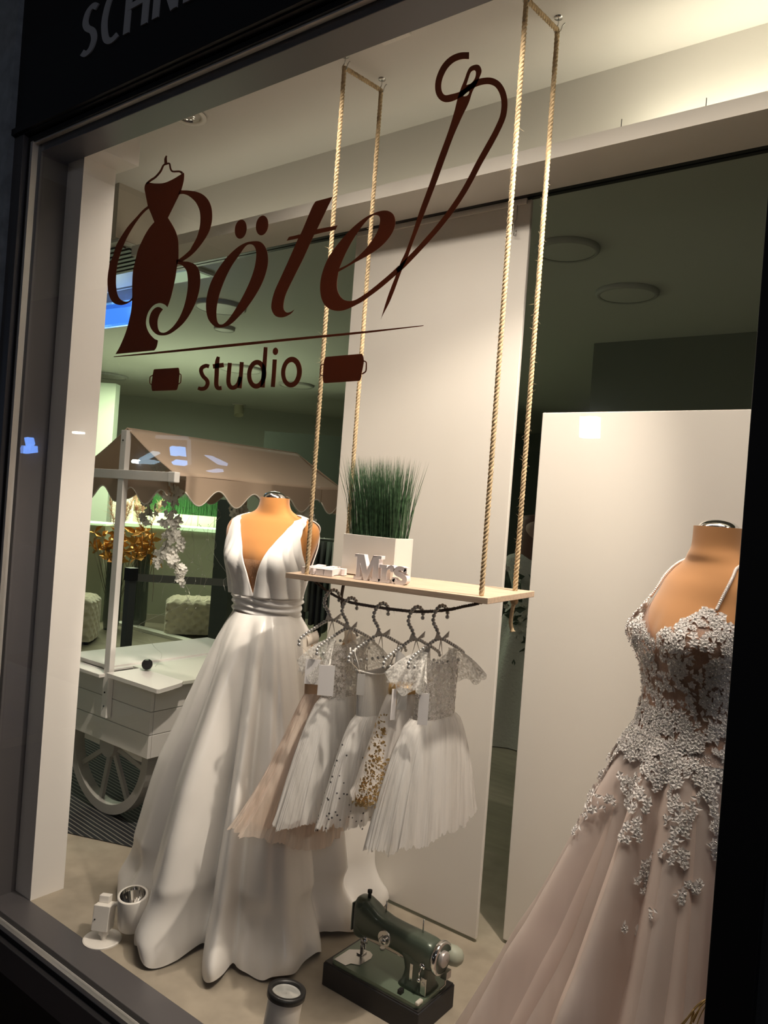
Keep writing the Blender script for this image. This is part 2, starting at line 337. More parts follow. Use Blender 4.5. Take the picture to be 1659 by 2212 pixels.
# ------------------------------------------------------------------ lettering on the pane
LOGO=json.loads('''{"dress_emblem":{"p":[[[-17908,23385,0],[-17878,23258,0],[-17893,23120,0],[-17964,22911,0],[-18059,22767,0],[-18227,22554,0],[-18475,22229,1],[-18204,21939,0],[-18032,21708,0],[-17922,21448,0],[-17858,20973,0],[-17857,20967,0],[-17905,20751,0],[-17937,20472,0],[-18001,20196,0],[-18081,19921,0],[-18197,19668,1],[-18322,19752,0],[-18561,19823,0],[-18824,19792,0],[-19044,19647,0],[-19140,19446,0],[-19125,19236,0],[-18968,19014,0],[-18710,18829,0],[-18542,18769,1],[-18523,18722,0],[-18562,18571,0],[-18652,18484,1],[-20539,18496,1],[-20344,18711,0],[-20102,19103,0],[-19968,19478,0],[-19902,19814,0],[-19908,20156,0],[-19955,20546,0],[-19962,20889,0],[-19890,21179,0],[-19789,21505,0],[-19640,21725,0],[-19489,21914,0],[-19302,22084,0],[-19095,22208,1],[-19240,22420,0],[-19466,22733,1],[-19637,23144,0],[-19688,23281,0],[-19668,23404,0],[-19538,23474,0],[-19480,23420,1],[-19179,23336,0],[-18769,23271,0],[-18378,23297,0],[-18032,23360,1]]],"h":[],"s":[[-17943,23408,-17964,23420,-17997,23441,-18044,23465,-18104,23488,-18178,23504,-18263,23518,-18342,23532,-18399,23546,-18428,23559,-18446,23573,-18463,23591,-18479,23612,-18494,23637,-18504,23664,-18513,23694,-18523,23720,-18532,23741,-18539,23761,-18554,23783,-18585,23807,-18625,23820,-18661,23826,-18697,23828,-18729,23828,-18763,23830,-18805,23833,-18852,23830,-18897,23814,-18932,23783,-18959,23744,-18988,23704,-19022,23669,-19068,23637,-19124,23605,-19182,23575,-19236,23552,-19284,23537,-19332,23529,-19382,23522,-19434,23511,-19491,23493,-19549,23472,-19600,23452,-19636,23439,-19577,23388,-19538,23399,-19483,23415,-19422,23432,-19367,23446,-19320,23456,-19272,23465,-19221,23476,-19166,23494,-19108,23520,-19046,23550,-18988,23584,-18937,23620,-18901,23662,-18875,23706,-18853,23744,-18830,23768,-18803,23778,-18774,23779,-18739,23777,-18702,23775,-18668,23775,-18639,23775,-18619,23773,-18613,23772,-18613,23772,-18609,23764,-18603,23747,-18594,23726,-18585,23702,-18576,23672,-18563,23640,-18546,23609,-18526,23583,-18503,23555,-18465,23526,-18410,23500,-18337,23481,-18252,23466,-18171,23452,-18111,23437,-18075,23421,-18046,23402,-18021,23383,-18001,23368],[-18687,23805,-18695,23832,-18707,23870,-18718,23910,-18725,23941,-18728,23966,-18726,23991,-18723,24013,-18721,24030,-18780,24055,-18792,24043,-18811,24026,-18830,24002,-18841,23972,-18841,23934,-18834,23891,-18826,23852,-18821,23826]]},"curved_stroke":{"p":[[[-19450,22740,1],[-19717,22650,0],[-20014,22488,0],[-20351,22307,0],[-20651,22072,0],[-20915,21806,0],[-21061,21476,0],[-21189,21286,0],[-21246,20829,0],[-21156,20421,0],[-20972,20159,0],[-20768,20029,0],[-20462,19955,0],[-20172,19965,0],[-19858,20044,1],[-19869,20130,1],[-20072,20032,0],[-20329,20060,0],[-20564,20182,0],[-20723,20417,0],[-20805,20776,0],[-20785,21211,0],[-20659,21543,0],[-20538,21751,0],[-20382,21966,0],[-20125,22227,0],[-19834,22457,0],[-19572,22603,0],[-19388,22660,1]]],"h":[],"s":[]},"upper_bowl":{"p":[[[-18013,22917,1],[-17626,22837,0],[-17211,22709,0],[-16889,22531,0],[-16652,22273,0],[-16553,21964,0],[-16583,21658,0],[-16761,21393,0],[-17064,21143,0],[-17352,20988,0],[-17677,20888,1],[-17860,20907,1],[-17856,20961,1],[-17608,21053,0],[-17387,21162,0],[-17319,21239,0],[-17131,21469,0],[-17039,21731,0],[-17038,21987,0],[-17109,22216,0],[-17306,22469,0],[-17608,22684,0],[-17871,22789,0],[-18096,22811,1]]],"h":[],"s":[]},"lower_bowl":{"p":[[[-17948,20979,1],[-17678,20892,0],[-17396,20835,0],[-17106,20717,0],[-16936,20547,0],[-16861,20342,0],[-16851,20066,0],[-16937,19761,0],[-17116,19463,0],[-17365,19208,0],[-17658,19033,0],[-17995,18908,0],[-18285,18883,0],[-18588,18933,0],[-18841,19088,0],[-18984,19287,0],[-18989,19475,0],[-18890,19632,0],[-18714,19714,0],[-18546,19702,0],[-18399,19626,1],[-18524,19515,0],[-18598,19357,0],[-18583,19170,0],[-18500,19029,0],[-18360,18967,0],[-18165,18972,0],[-17888,19092,0],[-17657,19294,0],[-17497,19539,0],[-17403,19809,0],[-17361,20124,0],[-17394,20406,0],[-17480,20616,0],[-17670,20771,0],[-17834,20827,0],[-17931,20835,1]]],"h":[],"s":[]},"letter_o":{"p":[[[-14893,21025,0],[-14612,20972,0],[-14415,20817,0],[-14296,20590,0],[-14275,20336,0],[-14363,20032,0],[-14542,19737,0],[-14843,19408,0],[-15189,19141,0],[-15519,18953,0],[-15872,18906,0],[-16145,18973,0],[-16404,19185,0],[-16523,19487,0],[-16524,19801,0],[-16410,20146,0],[-16175,20451,0],[-15844,20739,0],[-15479,20939,0],[-15172,21023,0]]],"h":[[[-14947,20958,0],[-14800,20872,0],[-14719,20691,0],[-14733,20396,0],[-14839,20090,0],[-15008,19789,0],[-15226,19490,0],[-15453,19230,0],[-15659,19053,0],[-15847,18977,0],[-16003,19049,0],[-16081,19244,0],[-16088,19511,0],[-16007,19834,0],[-15847,20168,0],[-15622,20490,0],[-15362,20738,0],[-15132,20942,0]]],"s":[]},"umlaut_dot":{"p":[[[-15151,21354,0],[-15181,21255,0],[-15252,21186,0],[-15347,21162,0],[-15448,21186,0],[-15536,21256,0],[-15588,21355,0],[-15600,21469,0],[-15570,21568,0],[-15497,21637,0],[-15401,21660,0],[-15300,21634,0],[-15214,21564,0],[-15163,21465,0]]],"h":[],"s":[]},"umlaut_dot2":{"p":[[[-14361,21323,0],[-14393,21223,0],[-14463,21154,0],[-14556,21128,0],[-14656,21152,0],[-14742,21223,0],[-14796,21325,0],[-14808,21438,0],[-14776,21539,0],[-14704,21607,0],[-14610,21632,0],[-14511,21606,0],[-14425,21535,0],[-14373,21434,0]]],"h":[],"s":[]},"letter_t":{"p":[[[-12258,21673,1],[-12679,20982,1],[-12037,20967,1],[-12092,20873,1],[-12694,20865,0],[-12796,20801,0],[-13050,20356,0],[-13337,19908,0],[-13554,19545,0],[-13614,19306,0],[-13585,19159,0],[-13477,19077,0],[-13337,19084,0],[-13229,19125,1],[-13359,19026,0],[-13608,18971,0],[-13844,19019,0],[-13989,19157,0],[-14037,19327,0],[-13966,19631,0],[-13770,19981,0],[-13528,20401,0],[-13280,20854,1],[-13666,20855,1],[-13598,20939,1],[-13275,20945,0],[-13183,20991,0],[-12908,21519,0],[-12813,21642,0],[-12775,21665,1]]],"h":[],"s":[]},"letter_e":{"p":[[[-11902,19871,1],[-11456,20014,0],[-11022,20145,0],[-10700,20286,0],[-10467,20474,0],[-10360,20657,0],[-10355,20809,0],[-10425,20951,0],[-10558,21043,0],[-10717,21081,0],[-10952,21072,0],[-11264,20992,0],[-11616,20811,0],[-11948,20557,0],[-12240,20257,0],[-12403,19918,0],[-12444,19627,0],[-12391,19358,0],[-12261,19148,0],[-12075,19024,0],[-11834,18960,0],[-11582,18968,0],[-11202,19074,0],[-10970,19175,0],[-10594,19367,0],[-10222,19592,1],[-10074,19717,1],[-10165,19790,1],[-10352,19661,0],[-10607,19508,0],[-10906,19340,0],[-11194,19207,0],[-11373,19154,0],[-11559,19163,0],[-11734,19240,0],[-11878,19417,0],[-11923,19616,0]]],"h":[[[-11888,19942,1],[-11800,20132,0],[-11675,20356,0],[-11511,20587,0],[-11327,20797,0],[-11140,20955,0],[-11006,21019,0],[-10886,21011,0],[-10802,20953,0],[-10781,20833,0],[-10832,20639,0],[-10954,20471,0],[-11118,20307,0],[-11346,20150,0],[-11621,20012,0]]],"s":[]},"needle":{"p":[[[-8556,23698,0],[-8697,23697,0],[-8765,23620,0],[-8826,23455,0],[-8902,23281,0],[-8962,23088,0],[-9016,22840,0],[-9136,22449,0],[-9327,21951,0],[-9518,21416,0],[-9721,20883,0],[-9863,20442,0],[-10013,20057,0],[-10124,19845,0],[-10230,19570,0],[-10385,19190,0],[-10489,18863,0],[-10546,18653,1],[-10515,18727,0],[-10300,19105,0],[-10071,19687,0],[-9961,19899,0],[-9812,20284,0],[-9648,20677,0],[-9355,21384,0],[-9164,21890,0],[-8975,22372,0],[-8820,22687,0],[-8677,22949,0],[-8606,23162,0],[-8513,23292,0],[-8464,23406,0],[-8423,23523,0],[-8469,23639,0]]],"h":[[[-8614,23599,0],[-8566,23563,0],[-8553,23495,0],[-8575,23412,0],[-8651,23342,0],[-8770,23333,1],[-8735,23443,0],[-8686,23572,0]],[[-8821,23129,0],[-8796,23112,0],[-8736,23106,0],[-8693,23134,0],[-8682,23185,0],[-8757,23177,0]]],"s":[]},"thread":{"p":[],"h":[],"s":[[-8761,24014,-8798,24025,-8854,24042,-8921,24060,-8988,24072,-9051,24076,-9112,24074,-9173,24067,-9232,24052,-9286,24030,-9338,24001,-9385,23965,-9428,23923,-9464,23873,-9496,23816,-9522,23756,-9541,23696,-9553,23637,-9557,23576,-9555,23517,-9548,23461,-9534,23405,-9513,23351,-9486,23301,-9454,23254,-9415,23211,-9371,23172,-9322,23141,-9272,23116,-9219,23099,-9169,23090,-9122,23086,-9075,23086,-9024,23090,-8969,23098,-8912,23109,-8857,23123,-8805,23143,-8758,23167,-8713,23189,-8668,23207,-8622,23221,-8576,23231,-8533,23237,-8492,23241,-8451,23242,-8408,23241,-8365,23237,-8322,23231,-8281,23223,-8242,23212,-8207,23199,-8175,23184,-8144,23166,-8113,23146,-8085,23123,-8058,23096,-8031,23065,-8005,23027,-7980,22986,-7958,22943,-7938,22897,-7922,22849,-7909,22799,-7900,22746,-7894,22690,-7893,22630,-7896,22570,-7905,22513,-7919,22459,-7939,22406,-7965,22352,-7994,22294,-8025,22235,-8060,22176,-8099,22113,-8144,22042,-8195,21962,-8253,21874,-8313,21781,-8374,21685,-8435,21582,-8495,21474,-8556,21368,-8617,21269,-8675,21181,-8732,21100,-8792,21021,-8861,20935,-8939,20843,-9026,20746,-9120,20646,-9221,20545,-9336,20438,-9464,20327,-9592,20218,-9710,20120,-9818,20035,-9920,19960,-10012,19893,-10089,19836,-10146,19789,-10187,19752,-10216,19724,-10237,19704,-10161,19637,-10134,19652,-10096,19672,-10046,19702,-9984,19744,-9907,19801,-9817,19870,-9717,19948,-9610,20035,-9491,20133,-9362,20241,-9232,20353,-9115,20460,-9011,20562,-8915,20662,-8827,20759,-8747,20853,-8676,20939,-8614,21020,-8555,21101,-8496,21190,-8433,21290,-8370,21396,-8309,21502,-8249,21602,-8188,21697,-8128,21788,-8070,21876,-8018,21956,-7974,22028,-7935,22093,-7901,22154,-7869,22214,-7839,22273,-7812,22331,-7789,22389,-7771,22451,-7761,22517,-7757,22584,-7757,22651,-7762,22715,-7771,22776,-7786,22836,-7804,22894,-7825,22950,-7851,23005,-7881,23059,-7916,23111,-7954,23160,-7997,23204,-8044,23244,-8092,23278,-8143,23307,-8196,23331,-8250,23349,-8302,23362,-8353,23371,-8405,23379,-8459,23383,-8514,23383,-8567,23377,-8615,23363,-8657,23341,-8697,23319,-8739,23299,-8785,23281,-8834,23262,-8882,23247,-8930,23238,-8981,23235,-9035,23236,-9089,23240,-9138,23244,-9180,23246,-9213,23248,-9238,23251,-9257,23256,-9276,23264,-9294,23275,-9311,23287,-9327,23304,-9346,23328,-9364,23359,-9379,23394,-9390,23432,-9397,23475,-9400,23522,-9397,23571,-9388,23620,-9371,23669,-9346,23721,-9317,23770,-9286,23810,-9251,23843,-9212,23871,-9169,23893,-9127,23909,-9083,23919,-9036,23923,-8988,23924,-8942,23920,-8894,23912,-8840,23897,-8789,23880,-8751,23868]]},"underline":{"p":[],"h":[],"s":[[-20616,18410,-20298,18404,-19860,18397,-19325,18389,-18713,18383,-17982,18378,-17159,18375,-16354,18373,-15663,18371,-15131,18372,-14685,18373,-14239,18374,-13714,18376,-13066,18375,-12360,18374,-11676,18375,-11084,18377,-10558,18384,-10069,18393,-9665,18402,-9388,18408,-9391,18423,-9669,18423,-10076,18423,-10567,18423,-11095,18425,-11688,18427,-12372,18431,-13080,18436,-13730,18439,-14256,18441,-14703,18443,-15149,18445,-15682,18445,-16373,18444,-17176,18441,-17999,18439,-18728,18436,-19337,18434,-19870,18433,-20306,18432,-20622,18431]]},"studio_s":{"p":[],"h":[],"s":[[-16206,17948,-16228,17954,-16263,17965,-16313,17976,-16371,17979,-16426,17973,-16478,17961,-16528,17944,-16571,17922,-16601,17894,-16619,17862,-16624,17827,-16618,17790,-16601,17750,-16576,17710,-16544,17670,-16506,17630,-16458,17594,-16408,17563,-16368,17539,-16343,17520,-16328,17502,-16317,17484,-16312,17467,-16312,17452,-16317,17434,-16330,17412,-16347,17393,-16363,17381,-16381,17375,-16409,17370,-16441,17367,-16469,17365,-16494,17367,-16527,17372,-16562,17380,-16589,17385,-16628,17303,-16603,17295,-16565,17282,-16515,17268,-16460,17261,-16407,17261,-16355,17266,-16302,17277,-16253,17297,-16214,17325,-16185,17357,-16165,17392,-16154,17429,-16154,17465,-16166,17501,-16186,17536,-16217,17572,-16260,17606,-16309,17636,-16351,17661,-16381,17684,-16406,17711,-16431,17742,-16449,17772,-16459,17795,-16462,17812,-16460,17825,-16455,17835,-16446,17843,-16428,17853,-16397,17863,-16362,17871,-16337,17874,-16321,17874,-16297,17869,-16268,17862,-16244,17856]]},"studio_t":{"p":[],"h":[],"s":[[-15935,18155,-15948,18134,-15967,18103,-15986,18060,-15998,18004,-15999,17934,-15995,17852,-15988,17768,-15983,17691,-15981,17620,-15980,17550,-15977,17484,-15969,17426,-15953,17379,-15931,17338,-15898,17304,-15847,17272,-15779,17255,-15719,17255,-15675,17258,-15648,17260,-15679,17363,-15708,17362,-15745,17360,-15770,17360,-15772,17361,-15772,17363,-15780,17373,-15790,17394,-15799,17428,-15806,17476,-15808,17537,-15809,17606,-15811,17678,-15816,17756,-15820,17840,-15824,17919,-15826,17983,-15827,18031,-15825,18071,-15823,18103,-15821,18127],[-16048,17834,-16009,17836,-15953,17838,-15891,17841,-15832,17844,-15775,17847,-15716,17850,-15663,17852,-15627,17854,-15666,17972,-15702,17970,-15755,17968,-15814,17965,-15871,17963,-15929,17960,-15992,17958,-16048,17955,-16087,17954]]},"studio_u":{"p":[],"h":[],"s":[[-15489,17963,-15491,17920,-15495,17859,-15498,17789,-15500,17722,-15502,17657,-15503,17587,-15502,17520,-15494,17459,-15477,17407,-15452,17362,-15419,17324,-15377,17291,-15322,17265,-15261,17250,-15200,17247,-15141,17254,-15089,17272,-15042,17297,-15001,17329,-14966,17367,-14941,17416,-14924,17470,-14911,17519,-14903,17552,-15048,17584,-15058,17550,-15071,17504,-15088,17457,-15108,17423,-15130,17400,-15158,17381,-15187,17367,-15209,17360,-15227,17358,-15246,17360,-15262,17363,-15275,17369,-15290,17380,-15307,17399,-15324,17425,-15337,17461,-15344,17510,-15345,17572,-15343,17640,-15341,17705,-15341,17772,-15340,17841,-15338,17902,-15338,17945],[-15035,17957,-15035,17903,-15035,17826,-15034,17737,-15035,17649,-15037,17554,-15039,17449,-15041,17353,-15043,17287,-14896,17273,-14894,17339,-14892,17434,-14889,17539,-14888,17635,-14887,17723,-14887,17811,-14888,17888,-14888,17942]]},"studio_d":{"p":[[[-14032,17578,0],[-14065,17426,0],[-14160,17308,0],[-14297,17252,0],[-14453,17265,0],[-14594,17346,0],[-14694,17481,0],[-14729,17644,0],[-14696,17798,0],[-14598,17917,0],[-14458,17971,0],[-14301,17955,0],[-14164,17871,0],[-14066,17737,0]]],"h":[[[-14193,17592,0],[-14210,17491,0],[-14265,17412,0],[-14341,17373,0],[-14427,17382,0],[-14503,17434,0],[-14555,17522,0],[-14577,17629,0],[-14560,17732,0],[-14504,17811,0],[-14427,17849,0],[-14342,17839,0],[-14266,17786,0],[-14215,17698,0]]],"s":[[-14193,18281,-14194,18197,-14195,18077,-14197,17940,-14198,17806,-14200,17665,-14202,17511,-14203,17372,-14205,17275,-14058,17261,-14056,17358,-14054,17496,-14052,17650,-14052,17791,-14053,17925,-14055,18061,-14058,18182,-14060,18266]]},"studio_i":{"p":[[[-13679,18138,0],[-13688,18098,0],[-13716,18071,0],[-13752,18058,0],[-13793,18063,0],[-13829,18085,0],[-13857,18120,0],[-13864,18159,0],[-13855,18200,0],[-13827,18227,0],[-13791,18239,0],[-13750,18234,0],[-13714,18212,0],[-13687,18177,0]]],"h":[],"s":[[-13846,17956,-13845,17896,-13844,17809,-13842,17711,-13841,17619,-13841,17526,-13842,17427,-13842,17338,-13843,17276,-13699,17263,-13699,17325,-13698,17413,-13698,17512,-13698,17605,-13699,17697,-13700,17795,-13702,17881,-13703,17942]]},"studio_o":{"p":[[[-12826,17575,0],[-12861,17418,0],[-12954,17297,0],[-13091,17239,0],[-13245,17251,0],[-13389,17335,0],[-13486,17475,0],[-13524,17641,0],[-13487,17801,0],[-13390,17922,0],[-13251,17978,0],[-13097,17962,0],[-12956,17876,0],[-12861,17738,0]]],"h":[[[-12987,17585,0],[-13005,17480,0],[-13058,17398,0],[-13139,17358,0],[-13224,17366,0],[-13306,17422,0],[-13361,17512,0],[-13382,17622,0],[-13364,17728,0],[-13310,17811,0],[-13228,17849,0],[-13143,17840,0],[-13062,17784,0],[-13008,17694,0]]],"s":[]},"spool_emblem":{"p":[[[-18574,17945,1],[-17524,17934,1],[-17482,17905,0],[-17441,17768,0],[-17444,17647,0],[-17451,17486,0],[-17497,17340,0],[-17558,17315,1],[-18567,17326,1],[-18625,17350,0],[-18672,17519,0],[-18660,17643,0],[-18643,17768,0],[-18616,17920,0]]],"h":[],"s":[[-18646,17789,-18669,17783,-18704,17774,-18741,17762,-18770,17744,-18783,17722,-18785,17698,-18783,17673,-18781,17649,-18779,17624,-18776,17596,-18770,17570,-18757,17545,-18735,17524,-18706,17508,-18680,17496,-18663,17488,-18639,17509,-18657,17517,-18682,17528,-18705,17540,-18721,17553,-18730,17572,-18735,17596,-18738,17621,-18739,17647,-18742,17671,-18744,17694,-18743,17714,-18735,17729,-18714,17740,-18682,17750,-18648,17757,-18624,17763],[-17454,17751,-17439,17747,-17421,17744,-17406,17739,-17396,17730,-17389,17710,-17386,17680,-17384,17648,-17384,17619,-17382,17592,-17381,17567,-17382,17546,-17388,17530,-17402,17519,-17423,17510,-17446,17504,-17463,17499,-17439,17474,-17423,17480,-17399,17488,-17373,17500,-17353,17517,-17345,17539,-17343,17564,-17344,17590,-17346,17616,-17346,17645,-17348,17678,-17352,17710,-17360,17736,-17381,17756,-17408,17767,-17431,17772,-17444,17776]]},"spool_emblem2":{"p":[[[-12090,17913,1],[-11029,17920,1],[-10995,17893,0],[-10947,17756,0],[-10981,17469,0],[-11001,17345,0],[-11037,17310,1],[-12058,17299,1],[-12112,17327,0],[-12145,17457,0],[-12150,17738,0],[-12128,17865,0]]],"h":[],"s":[[-12147,17748,-12163,17747,-12187,17746,-12214,17741,-12236,17726,-12246,17703,-12249,17674,-12250,17643,-12250,17614,-12250,17585,-12250,17554,-12247,17525,-12237,17500,-12215,17482,-12188,17473,-12164,17468,-12149,17464,-12144,17485,-12160,17489,-12182,17493,-12200,17499,-12212,17508,-12218,17526,-12221,17552,-12221,17582,-12221,17611,-12221,17640,-12220,17670,-12217,17696,-12210,17713,-12198,17721,-12179,17725,-12157,17725,-12141,17726],[-10965,17744,-10948,17739,-10925,17732,-10905,17725,-10892,17716,-10886,17701,-10882,17681,-10882,17656,-10881,17630,-10879,17601,-10878,17571,-10880,17543,-10887,17523,-10905,17508,-10932,17495,-10962,17485,-10982,17477,-10962,17451,-10942,17459,-10912,17470,-10880,17486,-10856,17508,-10846,17536,-10843,17567,-10845,17599,-10847,17627,-10847,17653,-10848,17679,-10853,17704,-10864,17728,-10887,17746,-10915,17758,-10940,17765,-10956,17771]]}}''')
logo_m=mat('vinyl_brown',(.29,.125,.066),.6,trans=.5,tcol=(.31,.13,.068))
lg=thing('window_lettering',(-1.5,1.333,1.8),'dark brown vinyl shop name and emblem with needle and thread stuck on the pane','lettering')
def expand(pts):
    P=[(a[0]*1e-4,a[1]*1e-4,a[2]) for a in pts]; N=len(P); out=[]
    for i in range(N):
        a,b_,c,d=P[i-1],P[i],P[(i+1)%N],P[(i+2)%N]
        bb=Vector(b_[:2]); cc=Vector(c[:2])
        aa=bb*2-cc if b_[2] else Vector(a[:2]); dd=cc*2-bb if c[2] else Vector(d[:2])
        if b_[2]: aa=bb-(cc-bb)*.5
        st=1 if (b_[2] and c[2]) else 5
        for q in range(st):
            t=q/st; v=.5*((2*bb)+(cc-aa)*t+(2*aa-5*bb+4*cc-dd)*t*t+(3*bb-aa-3*cc+dd)*t**3); out.append((v.x,v.y))
    return out
for nm,sh in LOGO.items():
    b=MB(); to3=lambda x,z,t:Vector((x,1.3326-t,z))
    hs=[expand(h) for h in sh['h']]
    for p_ in sh['p']: b.poly(expand(p_),hs,to3,.0006)
    for s_ in sh['s']: b.poly([(s_[k]*1e-4,s_[k+1]*1e-4) for k in range(0,len(s_),2)],[],to3,.0006)
    nm2={'umlaut_dot2':'umlaut_dot','spool_emblem2':'spool_emblem'}.get(nm,nm)
    if nm.startswith('studio_'): nm2='small_letter_'+nm[-1]
    b.build(nm2,logo_m,lg,smooth=False)
# ------------------------------------------------------------------ hanging panels and rail
t=thing('curtain_rail',(-1.5,2.3,2.54),'thin dark curtain rail running under the pelmet above the white panels','rail')
b=MB(); b.box((-3.17,2.30,2.533),(1.6,2.318,2.546)); b.box((-3.17,2.326,2.533),(1.6,2.345,2.546)); b.build('track',dark_m,t,smooth=False)
b=MB(); b.box((-3.17,2.318,2.538),(1.6,2.326,2.545)); b.build('track_groove',black_m,t,smooth=False)
t=thing('sliding_panel',(-1.62,2.335,.012),'tall white panel hanging from the rail behind the hanging shelf','panel')
b=MB(); b.box((-2.0,2.33,.012),(-1.235,2.345,2.53)); b.build('panel_board',panel_m,t,smooth=False,bevel=.003)
b=MB(); b.box((-1.99,2.3215,2.515),(-1.25,2.3295,2.533)); b.build('panel_hanger_bar',white_metal,t,smooth=False)
b=MB(); b.tube([(-1.285,2.325,2.52),(-1.283,2.322,2.47),(-1.29,2.318,2.45),(-1.287,2.318,2.41),(-1.278,2.316,2.405),(-1.278,2.316,2.425)],.0018,6); b.build('pull_hook',steel,t)
t=thing('freestanding_panel',(-.45,2.41,.012),'lower white panel standing behind the beaded blush gown at the right','panel')
b=MB(); b.box((-1.17,2.40,.012),(.6,2.42,1.815)); b.build('panel_board',panel_m,t,smooth=False,bevel=.003)
for fx in (-1.15,.3):
    b=MB(); b.box((fx,2.402,0),(fx+.1,2.44,.0118)); b.build('panel_foot',dark_m,t,smooth=False)
# ceiling lamps
def downlight(x,y,z,r,label,nm='ceiling_spot',g=None):
    t=thing(nm,(x,y,z),label,'ceiling light',g)
    b=MB(); b.lathe((x,y,z),[(r*.72,.0),(r*.74,-.004),(r,-.004),(r,0)],n=28); b.build('trim_ring',white_metal,t)
    b=MB(); b.lathe((x,y,z),[(r*.72,-.001),(r*.55,.02),(r*.3,.03),(.002,.032)],n=20); 
    for k in range(10):
        a=2*PI*k/10; b.box((x+r*.35*math.cos(a)-.003,y+r*.35*math.sin(a)-.003,z-.003),(x+r*.35*math.cos(a)+.003,y+r*.35*math.sin(a)+.003,z+.012))
    b.build('reflector',reflector,t,smooth=False)
    return t
q_=at(405,247,Z=ZC); downlight(q_.x,q_.y,ZC-.005,.070,'small recessed ceiling spot just below the window head, left of the ropes')
q_=at(889,79,Z=ZC-.03); t=thing('smoke_detector',(q_.x-.05,q_.y-.03,ZC-.03),'small white square-cornered box on the ceiling, cut off by the window head','detector')
b=MB(); b.box((q_.x-.10,q_.y-.06,ZC-.028),(q_.x,q_.y,ZC-.001)); b.build('housing',white_metal,t,smooth=False,bevel=.003)
b=MB(); b.cyl((q_.x-.05,q_.y-.03,ZC-.028),(q_.x-.05,q_.y-.03,ZC-.036),.015,n=16); b.build('sensor_eye',white_metal,t)
def flush(x,y,z,r,label,g='flush ceiling discs in the shop'):
    t=thing('ceiling_disc_light',(x,y,z),label,'ceiling light',g)
    b=MB(); b.lathe((x,y,z),[(r,.0),(r,-.018),(r*.93,-.03),(r*.86,-.026)],n=36); b.build('disc_rim',mat('disc_rim_m',(.38,.38,.34),.6),t)
    b=MB(); b.lathe((x,y,z),[(r*.86,-.024),(r*.6,-.03),(.001,-.032)],n=30); b.build('diffuser',mat('disc_diffuser',(.55,.56,.50),.5),t)
for i,(px,py,r,lab) in enumerate(((1225,535,.17,'large round flush light on the dark ceiling nearest the right rope'),(1355,630,.19,'round flush light above the freestanding white panel, nearer one'),(1420,842,.19,'small far round flush light just over the freestanding panel top edge'),
    (475,660,.20,'round flush light seen behind the letter o of the window lettering'),(485,707,.09,'small round ceiling disc just under the letter o'),(235,810,.24,'round flush light beside the white pier above the cart roof'),(640,830,.22,'flush ceiling disc behind the end of the small lettering'),(520,795,.25,'flush ceiling disc behind the start of the small lettering'))):
    p=at(px,py,Z=2.9); flush(p.x,p.y,2.899,r,lab)
p=at(410,585,Z=2.9)
t=thing('square_ceiling_light',p,'square pale ceiling light framed by the lower bowl of the lettering','ceiling light')
b=MB(); b.box((p.x-.42,p.y-.09,2.875),(p.x+.13,p.y+.10,2.898)); b.build('light_frame',mat('frame_light',(.6,.6,.55),.5),t,smooth=False)
b=MB(); b.box((p.x-.40,p.y-.07,2.870),(p.x+.11,p.y+.08,2.875)); b.build('light_panel',mat('panel_glow',(.7,.8,.6),.5,emit=(.6,.85,.5),es=.15),t,smooth=False)
def track_spot(px,py,zc_,tgt,label,s=1.0,lit=False):
    p=at(px,py,Z=2.84); t=thing('track_spotlight',p,label,'spotlight','spotlights on the shop ceiling')
    b=MB(); b.cyl((p.x,p.y,2.899),(p.x,p.y,2.85),.02*s,n=10); b.cyl((p.x,p.y,2.899),(p.x,p.y,2.893),.09*s,n=20); b.build('mount',white_metal,t)
    d=Vector(tgt).normalized(); a=Vector((p.x,p.y,2.83))
    b=MB(); b.lathe(a-d*.07*s,[(.001,0),(.05*s,.0),(.06*s,.02),(.06*s,.16*s),(.05*s,.16*s),(.04*s,.12*s),(.001,.10*s)],axis=d,n=18); b.build('lamp_head',mat('lamp_head_cream',(.62,.60,.42),.5),t)
track_spot(236,860,0,(.5,-.3,-.8),'cream tilted spotlight on the ceiling next to the white pier',1.3)
track_spot(516,882,0,(.3,-.2,-.9),'pale spotlight on the shop ceiling under the small lettering',1.2)
track_spot(628,905,0,(-.5,-.2,-.6),'dim spotlight on the shop ceiling left of the shelf rope',1.2)
track_spot(723,926,0,(.5,-.2,-.6),'dimmest spotlight on the shop ceiling beside the hanging panel',1.2)
